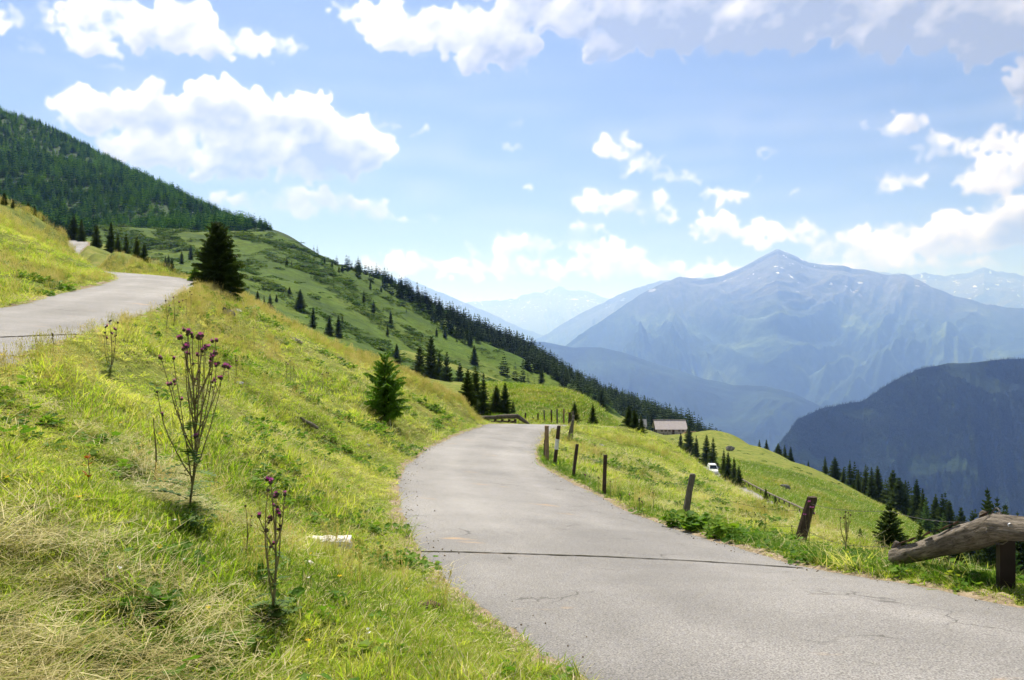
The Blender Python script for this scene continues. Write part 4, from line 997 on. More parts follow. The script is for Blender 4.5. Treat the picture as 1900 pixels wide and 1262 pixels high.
n1 = forest_on(FOREST, 15000, -38, -14, 455, 1000, k_forest, 6.0, 10.5, 'hillside_forest', 110, 'dark spruce in the front rows of the dense wood on the upper left slope', 'spruces in the front rows of the upper left wood', spread=1.45, taper=lambda px: np.interp(px, [330, 440, 506], [1, .75, .42]))
def k_ridge(x, y, z):
    px, py = pxy(x, y, z)
    crest = np.interp(px, [600, 700, 800, 900, 1000, 1100, 1230, 1330, 1420], [490, 538, 588, 640, 678, 722, 782, 822, 850])
    return (px > 700) & (px < 1480) & (fbm(x * .02 + 3, y * .02, 3) < .30)
n2 = forest_on(RIDGE, 9000, -9, 18, 345, 620, k_ridge, 5.5, 11, 'ridge_forest', 0, '', '', meshes=low2, spread=1.25)
def k_skyline(x, y, z):
    px, py = pxy(x, y, z)
    crest = np.interp(px, [500, 560, 650, 750, 820, 870, 950, 1000, 1060], [432, 457, 500, 543, 585, 620, 662, 690, 715])
    dens = np.interp(px, [500, 640, 720, 800, 900, 1100], [.10, .16, .5, .9, 1, 1])
    depth = np.interp(px, [500, 700, 800, 900, 1000, 1100], [4, 9, 22, 40, 46, 40])
    return (px > 512) & (px < 1150) & (py - crest < depth) & (rng.rand(len(x)) < dens * .5) & (fbm(x * .03, y * .03, 2) < .2)
n3 = forest_on(HILL, 9000, -16, 8, 300, 540, k_skyline, 4.5, 8.5, 'skyline_trees', 120, 'small dark spruce in the scattered rows along the sloping skyline', 'spruces along the sloping skyline', meshes=low2, spread=1.25)
def dark_wood():
    me = DARK.data; n = len(me.vertices); co = np.empty(n * 3, np.float32); me.vertices.foreach_get('co', co); co = co.reshape(-1, 3)
    nq = len(me.polygons); lv = np.empty(nq * 4, np.int32); me.loops.foreach_get('vertex_index', lv); q = co[lv.reshape(-1, 4)]
    c = q.mean(1); px, py = pxy(c[:, 0], c[:, 1], c[:, 2]); ar = np.linalg.norm(np.cross(q[:, 1] - q[:, 0], q[:, 3] - q[:, 0])[:, :2], axis=1) + 1
    ar = np.linalg.norm(np.cross(q[:, 1] - q[:, 0], q[:, 3] - q[:, 0]), axis=1); k = (px > 1420) & (px < 1960) & (py < 1000) & (py > 640) & (c[:, 1] < 4880)
    pr = ar * k; pr /= pr.sum(); j = rng.choice(nq, 42000, p=pr); u, v = rng.rand(42000, 1), rng.rand(42000, 1); p = q[j, 0] * (1 - u) * (1 - v) + q[j, 1] * u * (1 - v) + q[j, 2] * u * v + q[j, 3] * (1 - u) * v
    glade = fbm(p[:, 0] * .0028, p[:, 1] * .0028 + p[:, 2] * .004, 4) > .27; p = p[~glade]; h = rng.uniform(11, 20, len(p))
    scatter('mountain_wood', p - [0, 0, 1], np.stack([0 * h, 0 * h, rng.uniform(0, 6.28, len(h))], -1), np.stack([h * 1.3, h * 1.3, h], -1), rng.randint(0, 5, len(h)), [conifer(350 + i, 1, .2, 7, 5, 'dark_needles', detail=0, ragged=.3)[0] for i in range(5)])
dark_wood()
# rows of trees on the dark mountain and the valley ridge read only as texture; small scrub on the open hillside
def shrub_mesh(seed, n, h):
    r = random.Random(seed); b = Buf()
    for i in range(n):
        a = r.uniform(0, 6.28); q = math.sqrt(r.random()); c = np.array([q * math.cos(a), q * math.sin(a), h * (1 - q * q * .8) * r.uniform(.4, 1)]); s = r.uniform(.12, .26)
        u = np.array([r.gauss(0, 1), r.gauss(0, 1), r.gauss(0, .5)]); u /= np.linalg.norm(u); w = np.cross(u, [r.gauss(0, 1), r.gauss(0, 1), 1]); w /= np.linalg.norm(w)
        b.add([c - u * s, c + u * s, c + w * s * 1.2], [(0, 1, 2)])
    return b.mesh('shrub', [M['shrub']])
shr = [shrub_mesh(400 + i, 70, .7) for i in range(5)]
n = 12000; a = np.radians(rng.uniform(-33, 9, n)); r = np.sqrt(130 ** 2 + rng.rand(n) * (500 ** 2 - 130 ** 2)); x = np.sin(a) * r; y = np.cos(a) * r; z = HILL.z(x, y)
k = (ridged(x * .03 + .02 * y, y * .022, 3) > .42) | (rng.rand(n) < .06); k &= visible(x, y, z, .02); x, y, z, r = x[k], y[k], z[k], r[k]
s = rng.uniform(.5, 1.5, len(x)) * (1 + r / 500)
scatter('dwarf_shrubs', np.stack([x, y, z - .1], -1), rots(len(x), .1), np.stack([s * 1.6, s, s * .6], -1), rng.randint(0, 5, len(x)), shr)
x, y, z, d, r = sample_ground(2600, 60, 330, -36, 34); k = (d > 1) & (fbm(x * .05, y * .05, 3) > .16) & (rng.rand(len(x)) < .5); x, y, z, r = x[k], y[k], z[k], r[k]
s = rng.uniform(.3, .9, len(x)); scatter('dwarf_shrubs', np.stack([x, y, z - .1], -1), rots(len(x), .1), np.stack([s * 1.4, s, s * .6], -1), rng.randint(0, 5, len(x)), shr)

# ------------------------------------------------------------------ conifers one can tell apart
# (px, base, top, distance, label, kind, surface)
TT = [
 (137,444,398,150,'broad dark spruce at the left end of the tree row above the upper road','spruce',None),
 (151,450,406,140,'second spruce of the row, olive lit, beside the far bit of upper road','spruce',None),
 (179,460,415,128,'third spruce in the row right of the far bit of road','spruce',None),
 (206,474,411,118,'tallest dark spruce in the middle of the row above the bend','spruce',None),
 (219,478,432,112,'shorter spruce pressed against the tallest one of the row','spruce',None),
 (234,485,432,104,'slim spruce just right of the tallest of the row','slim',None),
 (254,495,438,97,'dark spruce second from the lower right end of the row','spruce',None),
 (268,502,450,92,'spruce at the lower right end of the row above the bend','spruce',None),
 (8,380,357,75,'small spruce on the left picture edge of the grassy crest','spruce',None),
 (24,386,369,76,'little spruce on the upper left crest between two others','spruce',None),
 (52,398,374,80,'small spruce on the grassy crest at upper left, third from the edge','spruce',None),
 (64,405,381,84,'small olive spruce on the grassy crest above the hay slope','spruce',None),
 (81,416,397,88,'lowest bright green little spruce on the upper left crest','spruce',None),
 (200,487,478,75,'round low spruce bush on the slope above the upper bend','spruce',None),
 (317,461,448,380,'tiny spruce alone high on the pasture left of the big spruce','slim',HILL),
 (337,490,465,300,'small spruce on the pasture between two hollows left of the big spruce','slim',HILL),
 (354,482,453,330,'slim spruce nearest the big spruce on its upper left','slim',HILL),
 (307,498,474,235,'left one of the touching pair of spruces below the pasture','slim',HILL),
 (313,498,472,236,'right one of the touching pair of spruces below the pasture','slim',HILL),
 (319,509,478,150,'olive spruce in front of the touching pair, near the bend','spruce',None),
 (532,493,476,470,'pointed spruce highest on the open pasture right of the big spruce','slim',HILL),
 (541,493,483,470,'tiny spruce beside the highest pointed one on the pasture','slim',HILL),
 (602,489,476,500,'left of two small spruces just under the skyline','slim',HILL),
 (616,496,481,490,'right of two small spruces just under the skyline','slim',HILL),
 (635,505,490,470,'plump spruce of the trio under the skyline','spruce',HILL),
 (629,504,493,470,'small spruce leaning on the plump one under the skyline','slim',HILL),
 (645,504,495,470,'tiny right hand spruce of the trio under the skyline','slim',HILL),
 (537,547,532,290,'small spruce above and left of the broad pasture spruce','spruce',HILL),
 (557,575,536,250,'broad dark spruce standing alone in the middle of the pasture','spruce',HILL),
 (478,566,539,240,'left spruce of the group right of the big spruce','spruce',HILL),
 (490,572,548,235,'thin spruce between two bigger ones right of the big spruce','slim',HILL),
 (501,582,545,228,'tallest spruce of the group right of the big spruce','slim',HILL),
 (513,560,546,250,'short spruce at the right of the group by the big spruce','spruce',HILL),
 (581,608,569,215,'slim spruce rising behind the bank crest left of the pair','slim',HILL),
 (611,622,585,205,'bushy olive spruce of the pair behind the bank crest','spruce',HILL),
 (628,625,584,205,'dark spruce of the pair behind the bank crest','slim',HILL),
 (635,605,585,215,'small spruce peeping out behind the pair at the crest','slim',HILL),
 (675,561,538,330,'spruce in the open on the upper slope below the skyline wood','slim',HILL),
 (693,585,556,300,'pointed spruce with its shadow on the mid slope','slim',HILL),
 (725,604,575,290,'dark spruce at the lip of the terraced slope','slim',HILL),
 (719,622,601,285,'small pointed spruce below the lip of the terraced slope','slim',HILL),
 (687,536,519,380,'spruce just under the skyline above the mid slope','slim',HILL),
 (707,541,529,390,'tiny spruce among the first ones under the skyline','slim',HILL),
 (800,596,581,350,'left of two close small spruces on the terraced slope','slim',HILL),
 (808,596,583,350,'right of two close small spruces on the terraced slope','slim',HILL),
 (754,580,572,370,'tiny spruce in the gap below the skyline wood','slim',HILL),
 (773,580,567,370,'little pointed spruce under the skyline wood','slim',HILL),
 (810,625,607,330,'small spruce on the terraces above the bank trees','slim',HILL),
 (826,626,606,330,'small rounder spruce on the terraces above the bank trees','spruce',HILL),
 (736,672,637,160,'single dark spruce behind the bank crest right of the sapling','spruce',HILL),
 (779,692,641,125,'bushy left spruce of the dark clump behind the bank','spruce',HILL),
 (800,700,622,120,'tallest spruce of the dark clump behind the bank','spruce',HILL),
 (815,706,650,118,'spruce right of the tallest in the clump behind the bank','slim',HILL),
 (829,712,652,116,'slim right hand spruce of the clump behind the bank','slim',HILL),
 (853,716,673,130,'smaller spruce standing apart right of the bank clump','spruce',HILL),
 (880,640,672,0,'', '', None),
 (868,768,684,66,'left spruce of the dark stand behind the log barrier','spruce',None),
 (882,770,680,64,'tallest spruce of the dark stand behind the log barrier','spruce',None),
 (897,771,690,67,'narrow middle spruce of the stand behind the log barrier','slim',None),
 (921,771,714,63,'low bushy spruce over the middle of the log barrier','spruce',None),
 (937,772,709,64,'pointed dark spruce over the right end of the log barrier','spruce',None),
 (952,772,743,66,'small slim spruce at the right edge of the barrier stand','slim',None),
 (880,676,640,260,'bluish spruce on the ridge above the barrier stand','spruce',HILL),
 (1005,712,677,290,'slim dark spruce on the spur over the pale meadow','slim',HILL),
 (1034,700,676,300,'spruce on the spur left of the wood edge','slim',HILL),
 (1051,706,680,300,'spruce at the wood edge right of the spur','slim',HILL),
 (1115,768,723,200,'tall spruce alone between pasture spur and wood','spruce',HILL),
 (1066,783,746,75,'dark spruce behind the leaning fence posts','spruce',None),
 (1100,783,750,85,'pointed little spruce on the meadow rim','spruce',None),
 (1167,797,752,100,'broad left spruce of the pair before the farm','spruce',None),
 (1178,802,757,98,'right spruce of the pair before the farm','spruce',None),
 (1190,806,772,100,'low olive spruce at the foot of the pair before the farm','spruce',None),
 (1263,845,803,215,'small dark spruce left below the barn','spruce',None),
 (1278,852,790,205,'tallest spruce in front of the right end of the barn','spruce',None),
 (1292,858,808,200,'spruce right of the tallest one below the barn','slim',None),
 (1311,866,806,178,'left of two tall dark spruces above the white van','slim',None),
 (1323,874,811,172,'right of two tall dark spruces above the white van','slim',None),
 (1343,888,833,158,'spruce behind the guard rail just right of the van','slim',None),
 (1351,894,838,152,'middle spruce behind the guard rail right of the van','slim',None),
 (1362,902,848,146,'spruce behind the guard rail near its lower end','slim',None),
 (1371,907,864,142,'shortest spruce at the lower end of the guard rail trees','spruce',None),
 (1421,933,904,128,'small spruce alone on the green meadow above the lower lane','spruce',None),
 (1439,942,919,122,'tiny spruce right of the small lone one on the meadow','spruce',None),
 (1509,966,946,100,'small dark bush of spruce just behind the thick leaning post','spruce',None),
 (1596,1014,979,62,'knee high spruce between the thick post and the log','spruce',None),
 (1651,1022,934,45,'shapely dark spruce standing on the meadow left of the log','spruce',None),
 (1409,842,815,345,'leftmost spruce of the row peeking over the big meadow','slim',None),
 (1422,845,815,340,'second spruce of the row peeking over the big meadow','spruce',None),
 (1444,852,822,330,'plump spruce in the row peeking over the big meadow','spruce',None),
 (1456,857,825,320,'spruce near the right end of the row over the meadow','slim',None),
 (1467,860,829,320,'last spruce of the row peeking over the big meadow','spruce',None),
 (1500,868,854,300,'tiny spruce in the gap of the tree line over the meadow','slim',None),
 (1531,884,846,280,'first spruce after the gap in the tree line','slim',None),
 (1549,890,847,275,'broad spruce after the gap in the tree line','spruce',None),
 (1565,896,866,270,'short spruce between taller ones in the tree line','slim',None),
 (1577,900,852,265,'pointed spruce standing clear in the tree line','slim',None),
 (1592,908,872,260,'small spruce left of the dense part of the tree line','slim',None),
 (1606,914,861,255,'spruce starting the dense part of the tree line','slim',None),
 (1617,922,866,250,'spruce in the dense tree line, hidden to its waist','slim',None),
 (1628,926,864,246,'wide spruce in the dense tree line','spruce',None),
 (1657,944,871,235,'very broad dark spruce in the tree line','spruce',None),
 (1668,948,885,232,'spruce right under the broad dark one','spruce',None),
 (1680,955,890,226,'slender spruce in the tree line above the lone meadow spruce','slim',None),
 (1701,968,888,218,'tallest spruce of the tree line near its right end','spruce',None),
 (1712,976,905,214,'spruce right behind the tallest of the line','slim',None),
 (1718,992,921,190,'pale green larch at the end of the tree line','larch',None),
 (1736,995,921,200,'dark spruce right of the pale larch','spruce',None),
 (1748,998,916,205,'pointed spruce behind the larch end of the line','slim',None),
 (1761,1010,927,200,'spruce left of the log tip in the valley wood','spruce',None),
 (1750,1015,950,170,'second, lower pale larch above the log','larch',None),
 (1783,1015,940,190,'dark spruce rising just over the sloping log','spruce',None),
 (1804,1020,946,190,'spruce by the high end of the sloping log','slim',None),
 (1820,1030,955,180,'small spruce top left of the log joint','slim',None),
 (1708,1060,968,60,'slim spruce top poking over the middle of the log','slim',None),
 (1733,1085,1005,42,'bushy spruce under the sloping log','spruce',None),
 (1772,1100,985,48,'dark pointed spruce beneath the log near the steel post','spruce',None),
 (1815,1120,1015,52,'spruce between log and steel post, lower down the slope','spruce',None),
 (1838,1120,975,75,'tall spruce left behind the steel post','spruce',None),
 (1893,1130,960,80,'spruce right of the steel post on the picture edge','spruce',None),
 (1880,1125,1000,60,'short spruce right of the steel post','larch',None),
]
for (px, base, top, Y, lab, kind, sf) in TT:
    if not lab: continue
    tree(px, base, top, Y, lab, kind, sf, squash=rnd.uniform(.9, 1.15) * (1.25 if 'broad' in lab or 'bushy' in lab or 'plump' in lab or 'shapely' in lab else 1))
# wood falling away into the valley at the lower right
V_, S_, I_ = [], [], []
for i in range(2600):
    a = math.radians(rnd.uniform(21, 37)); r = rnd.uniform(60, 420); x = math.sin(a) * r; y = math.cos(a) * r; z = gz(x, y)
    px = CX + F * x / y; py = CY - F * z / y
    crest = np.interp(px, [1500, 1600, 1660, 1705, 1760, 1815, 1850, 1950], [900, 925, 962, 995, 1040, 1080, 1100, 1110])
    if z > -55 - (y < 140) * -10 and not (px > 1830): continue
    if px < 1560 or z > -40: continue
    V_.append((x, y, z)); S_.append(rnd.uniform(9, 16)); I_.append(rnd.randrange(4))
slimlow = [conifer(330 + i, 1, .17, 18, 8, 'spruce', detail=2, ragged=.35)[0] for i in range(4)]
V_ = np.array(V_); S_ = np.array(S_); I_ = np.array(I_); app = S_ / V_[:, 1]; o_ = np.argsort(-app)
for i in o_[:30]:
    t = empty('spruce_tree', V_[i], 'dark spruce in the valley wood below the right edge of the meadow', 'tree', 'spruces of the valley wood at lower right', rnd.uniform(0, 6.28)); c = link('crown', slimlow[I_[i]], t); c.scale = (S_[i],) * 3
rs_ = o_[30:]; scatter('valley_wood', V_[rs_], np.stack([0 * rs_, 0 * rs_, rng.uniform(0, 6.28, len(rs_))], -1), S_[rs_], I_[rs_], slimlow)

# big spruce with young ones at its foot, and the sapling on the bank
def big_conifer(name, px, base, top, Y, label, w_px, seed, m='spruce', whorls=26, per=12, det=3, two=False, droop=.12, ragged=.3, bare=.02, Yfix=None, fat=.85):
    p = on_ground(px, base, Y) if Yfix is None else None
    if p is None: q = P(px, base, Yfix); p = np.array([q[0], q[1], gz(q[0], q[1])])
    h = (CY - top) / F * p[1] - p[2]; r0 = w_px / F * p[1] / 2
    o = empty(name, p, label, 'tree')
    c, t = conifer(seed, h, r0, whorls, per, m, det, bare=bare, droop=droop, ragged=ragged, density=.95, fat=fat)
    link('crown', c, o); link('trunk', t, o)
    return o, p, h
big_conifer('spruce_tree', 405, 545, 414, 44, 'big bushy dark spruce standing just over the bank crest', 104, 501, whorls=34, per=13, ragged=.6, fat=.52)
big_conifer('spruce_tree', 432, 545, 470, 45, 'lower right stem of the big spruce group leaning on the crest', 46, 502, whorls=26, per=12)
big_conifer('young_spruce', 384, 528, 490, 41, 'bright green young spruce at the left foot of the big spruce', 44, 503, 'spruce_young', 16, 11, ragged=.4)
big_conifer('young_spruce', 362, 522, 495, 42, 'low bright young spruce beside the end of the upper road', 36, 504, 'spruce_young', 14, 10, ragged=.4)
big_conifer('spruce_sapling', 714, 782, 655, 29.5, 'bushy young spruce sapling alone on the grassy bank by the road', 122, 505, 'spruce_young', 15, 9, ragged=.75, bare=.05, droop=-.25, fat=.6)

# ------------------------------------------------------------------ timber, posts, wire
def tube_buf(b, path, rad, K=8, mi=0, rough=0.0, seed=0, caps=True, flat=1.0):
    """tube round a path with a radius per point"""
    r = random.Random(seed); path = [np.array(p, float) for p in path]; n = len(path); base = len(b.v)
    rad = [rad] * n if isinstance(rad, (int, float)) else rad
    prev = None
    for i, p in enumerate(path):
        t = path[min(i + 1, n - 1)] - path[max(i - 1, 0)]; t = t / (np.linalg.norm(t) + 1e-9)
        if prev is None: u = np.cross(t, [0, 0, 1.]) if abs(t[2]) < .9 else np.cross(t, [0, 1., 0])
        else: u = prev - t * (prev @ t)
        u /= np.linalg.norm(u); prev = u; w = np.cross(t, u)
        for k in range(K):
            a = 2 * math.pi * k / K; q = rad[i] * (1 + rough * r.uniform(-1, 1) * .5 + rough * mnoise.noise(Vector((k * .9 + seed, i * .35, seed * .7))) * 1.2)
            b.v.append(tuple(p + (u * math.cos(a) + w * math.sin(a) * flat) * q))
    for i in range(n - 1):
        for k in range(K):
            b.f.append((base + i * K + k, base + i * K + (k + 1) % K, base + (i + 1) * K + (k + 1) % K, base + (i + 1) * K + k)); b.m.append(mi)
    if caps:
        b.f.append(tuple(base + k for k in range(K))[::-1]); b.m.append(mi); b.f.append(tuple(base + (n - 1) * K + k for k in range(K))); b.m.append(mi)
def box_buf(b, c, sz, rz=0, mi=0, taper=1.0):
    cx, cy, cz = c; sx, sy, s_z = [v / 2 for v in sz]; k = len(b.v)
    for dz in (-1, 1):
        for dx, dy in ((-1, -1), (1, -1), (1, 1), (-1, 1)):
            q = taper if dz > 0 else 1; X_, Y_ = dx * sx * q, dy * sy * q
            b.v.append((cx + X_ * math.cos(rz) - Y_ * math.sin(rz), cy + X_ * math.sin(rz) + Y_ * math.cos(rz), cz + dz * s_z))
    for f in ((3, 2, 1, 0), (4, 5, 6, 7), (0, 1, 5, 4), (1, 2, 6, 5), (2, 3, 7, 6), (3, 0, 4, 7)): b.f.append(tuple(k + i for i in f)); b.m.append(mi)
def obj(name, b, mats, parent=None, loc=None, smooth=False):
    return link(name, b.mesh(name, mats if isinstance(mats, list) else [mats], smooth), parent, loc)

POSTS = {}
def fence_post(key, px, base, top, Y, w_px, label, lean=0, m='post', chamfer=.8, white=None, fixed=False):
    p = on_ground(px, base, Y) if not fixed else None
    if p is None: q = P(px, base, Y); p = np.array([q[0], q[1], gz(q[0], q[1])])
    Yd = p[1]; h = (CY - top) / F * Yd - p[2]; r = w_px / F * Yd / 2; dx = lean / F * Yd
    o = empty('fence_post', p, label, 'fence post', 'old fence posts along the road and meadow'); b = Buf()
    path = [(-.18 * dx, 0, -.2), (.25 * dx, 0, h * .25), (.6 * dx, .01, h * .6), (dx, 0, h - r * .3), (dx, 0, h)]
    tube_buf(b, path, [r * 1.05, r, r * .95, r * .95, r * chamfer], 9, 0, .18, seed=int(px))
    s = obj('shaft', b, M[m], o)
    if white:
        b = Buf(); t0, t1 = white; tube_buf(b, [(dx * t0, -.012 * 0, h * t0), (dx * t1, 0, h * t1)], r * 1.12, 9, seed=3, caps=True); obj('white_band', b, M['white'], o)
    POSTS[key] = (p, np.array([dx, 0, h])); return o
fence_post('a', 1482, 1012, 922, 10.6, 19, 'thick dark leaning fence post with pale cut top beside thistles', 25, 'post_dark', .92)
fence_post('b', 1271, 962, 879, 15.2, 12.5, 'grey tilted fence post with split top above the leafy plants', 14, 'post', .7)
fence_post('c', 1121, 915, 844, 19.4, 7.5, 'straight rusty brown fence post by the middle of the bend', 2, 'post_dark', 1)
fence_post('d', 1063, 886, 824, 23.3, 6.5, 'short dark brown fence post left of the rusty one', 8, 'post_dark', .9)
fence_post('e', 1029, 863, 790, 26.3, 7, 'dark leaning road post with white painted middle', 8, 'post_dark', .85, (.40, .66))
fence_post('f', 1015, 856, 790, 27.6, 8.5, 'pale tan square topped post at the inner road edge', 0, 'post_new', 1)
fence_post('g', 1010, 850, 816, 28.5, 3.5, 'thin dark stake just left of the tan post', 1, 'post_dark', .7)
fence_post('h', 1053, 817, 778, 40, 5, 'mossy post leaning far to the right behind the road posts', 11, 'post', .7)
fence_post('i', 1060, 813, 771, 42, 5.5, 'upright grey post next to the far leaning mossy one', 4, 'post', .9)
fence_post('j', 1056, 791, 765, 52, 4.5, 'small dark post at the top of the road bend', 1, 'post_dark', .9)
fence_post('k', 1062, 786, 764, 54, 4, 'grey post at the crest just right of the road top', 1, 'post', .9)
for key, px, ba, tp, lab, mm, w in (('m', 975, 785, 766, 'short dark post at the right end of the log barrier', 'post_dark', 3), ('n', 989, 786, 774, 'low stub post left of the slim posts across the road', 'post', 3),
    ('o', 998, 787, 767, 'dark slim post, second across the far bend', 'post_dark', 3), ('p', 1010, 787, 761, 'tall slim grey post, third across the far bend', 'post', 3),
    ('q', 1023, 787, 760, 'straight dark post in the middle of the far fence', 'post_dark', 3), ('r', 1034, 787, 759, 'grey green post right of the middle of the far fence', 'post', 3.2),
    ('s', 1046, 787, 758, 'faded tan post at the right end of the far fence', 'post_new', 3.5)):
    fence_post(key, px, ba, tp, 68, w, lab, rnd.uniform(-.5, .5), mm, .9, fixed=True)
def wire_between(a, b_, ta, tb, label, sag=.05, rad=.0022, barbs=True):
    pa = POSTS[a][0] + POSTS[a][1] * ta if isinstance(a, str) else np.array(a); pb = POSTS[b_][0] + POSTS[b_][1] * tb if isinstance(b_, str) else np.array(b_)
    n = 18; path = [pa + (pb - pa) * t - np.array([0, 0, 4 * sag * t * (1 - t)]) for t in np.linspace(0, 1, n)]
    b = Buf(); tube_buf(b, path, rad, 4)
    if barbs:
        L = np.linalg.norm(pb - pa)
        for k in range(int(L / .16)):
            t = (k + .5) / max(1, int(L / .16)); p = pa + (pb - pa) * t - np.array([0, 0, 4 * sag * t * (1 - t)])
            for s in (-1, 1): b.add([p + np.array([-.003, 0, .0]), p + np.array([.003, 0, 0]), p + np.array([s * .012, 0, .02])], [(0, 1, 2)])
    o = obj('barbed_wire', b, M['wire']); tag(o, label, 'wire', 'wires of the old pasture fence')
wire_between('a', 'b', .72, .7, 'upper barbed wire strung from the thick leaning post to the grey split post', .12)
wire_between('a', 'b', .40, .35, 'lower barbed wire strung from the thick leaning post to the grey split post', .14)
wire_between('b', 'c', .75, .75, 'barbed wire between the grey split post and the rusty post', .1)
wire_between('c', 'd', .8, .8, 'barbed wire between the rusty post and the short brown one', .06)
wire_between('d', 'e', .85, .6, 'barbed wire between the short brown post and the white banded one', .06)
wire_between('i', 'e', .8, .8, 'wire running back from the white banded post to the far leaning posts', .2)
for u, v in zip('mnopqr', 'nopqrs'): wire_between(u, v, .85, .85, {'m': 'wire from the barrier end to the stub post', 'n': 'wire from the stub post to the slim dark post', 'o': 'wire between the slim dark and the tall grey post of the far fence', 'p': 'wire between the tall grey and the straight dark post of the far fence', 'q': 'wire right of the straight dark post of the far fence', 'r': 'wire to the faded tan end post of the far fence'}[u], .03, .006, False)
wire_between('a', P(1652, 948, 9.6), .86, 0, 'thin wire sagging from the thick leaning post towards the log barrier', .05)
wire_between(P(1652, 948, 9.6), P(1852, 965, 7.2), 0, 0, 'thin wire running on behind the sloping log', .06)
wire_between('a', P(1645, 1014, 9.0), .35, 0, 'lower wire ending at the foot of the sloping log', .10)

# near log barrier
def log_barrier():
    pb = P(1866, 1083, 7.15); g = gz(pb[0], pb[1])
    o = empty('log_barrier', (pb[0], pb[1], g), 'weathered round log guard rail on a brown steel post at the right road edge', 'guard rail'); org = np.array([pb[0], pb[1], g])
    a, c = P(1655, 1032, 8.75), P(1856, 976, 7.05)
    def logmesh(a, c, r0, r1, seed, n=44, K=26, bend=.03):
        L = np.linalg.norm(c - a); b = Buf(); r = random.Random(seed)
        tt = np.linspace(0, 1, n); path = []; rad = []
        for t in tt:
            path.append((t * L, bend * math.sin(t * 3.1) , -bend * .6 * math.sin(t * 2.4 + .6)))
            q = r0 + (r1 - r0) * t; rad.append(q * (1 + .05 * math.sin(t * 9 + seed)) * (min(1, .55 + t * 12) if seed == 1 else 1))
        base = len(b.v)
        for i, p in enumerate(path):
            for k in range(K):
                an = 2 * math.pi * k / K
                v = Vector((tt[i] * L * 1.2, math.cos(an) * 1.6 + seed * 5, math.sin(an) * 1.6)); q = rad[i] * (1 + .20 * mnoise.noise(v) + .07 * mnoise.noise(v * 5) + .05 * mnoise.noise(Vector((v.x * 1.5, v.y * 9, v.z * 9))))
                groove = abs(mnoise.noise(Vector((tt[i] * L * .9 + seed, math.cos(an) * 5, math.sin(an) * 5)))); q *= 1 - .17 * max(0, .13 - groove) / .13
                b.v.append((p[0] + .02 * mnoise.noise(v * 3) * (i in (0, n - 1)), p[1] + math.cos(an) * q, p[2] + math.sin(an) * q))
        for i in range(n - 1):
            for k in range(K): b.f.append((base + i * K + k, base + i * K + (k + 1) % K, base + (i + 1) * K + (k + 1) % K, base + (i + 1) * K + k)); b.m.append(0)
        b.f.append(tuple(base + k for k in range(K))[::-1]); b.m.append(0); b.f.append(tuple(base + (n - 1) * K + k for k in range(K))); b.m.append(0)
        return b, L
    def orient(ob, a, c):
        d = Vector(tuple(c - a)).normalized(); ob.rotation_euler = d.to_track_quat('X', 'Z').to_euler(); ob.location = tuple(a - org)
    b, L = logmesh(a, c, .080, .122, 1); lg = obj('log', b, M['log'], o, smooth=True); orient(lg, a, c); lg['label'] = 'log sloping down into the grass, bark peeling on top'
    # strips of loose bark lying along the upper side
    for i in range(12):
        r = random.Random(600 + i); b = Buf(); t0 = r.uniform(.02, .9); ln = r.uniform(.10, .34); an = r.uniform(.9, 2.2); R = (.088 + .044 * t0) * 1.04
        path = [(min(.99, t0 + ln * s / L) * L, math.cos(an + .05 * s * 3) * (R + .012 * s), math.sin(an) * (R + .012 * s) + .004 * s - .01) for s in (0, .35, .7, 1)]
        tube_buf(b, path, [.004, .016, .018, .004], 6, 0, .8, seed=i, flat=.18); k = obj('bark_strip', b, M['log_bark'], o, smooth=True); orient(k, a, c)
    for i, t0 in enumerate((.04, .87)):
        b = Buf(); tube_buf(b, [(t0 * L, 0.02, .06), (t0 * L + .015, .03, .125 if i == 0 else .15), (t0 * L + .02, .035, .135 if i == 0 else .165)], [.045, .03, .012], 10, 0, .3, seed=i); k = obj('knot', b, M['log'], o, smooth=True); orient(k, a, c)
    a2, c2 = P(1848, 975, 7.0), P(2240, 1000, 5.2); b, L2 = logmesh(a2, c2, .100, .100, 2); lg2 = obj('log', b, M['log'], o, smooth=True); orient(lg2, a2, c2); lg2['label'] = 'level log running out of the picture'
    b = Buf(); box_buf(b, (0, 0, .12), (.115, .115, .95), -.25); box_buf(b, (0, 0, -.01), (.135, .135, .03), -.25); st = obj('post', b, M['steel'], o); st['label'] = 'square brown steel post'
    b = Buf(); box_buf(b, (3.3 * .6, -1.9 * .6, .12), (.13, .13, .9)); obj('post', b, M['steel'], o)
    b = Buf(); q = P(1873, 974, 6.72) - org; tube_buf(b, [q, q + np.array([0, -.018, 0])], .016, 8); obj('bolt', b, M['zinc'], o)
    b = Buf(); ring = [];  q = P(1851, 976, 7.03) - org
    for k in range(17):
        an = 2 * math.pi * k / 16; ring.append(q + np.array([.02 * math.sin(an * 2), math.cos(an) * .142, math.sin(an) * .145]))
    tube_buf(b, ring, .006, 5); obj('wire_loop', b, M['wire'], o)
log_barrier()

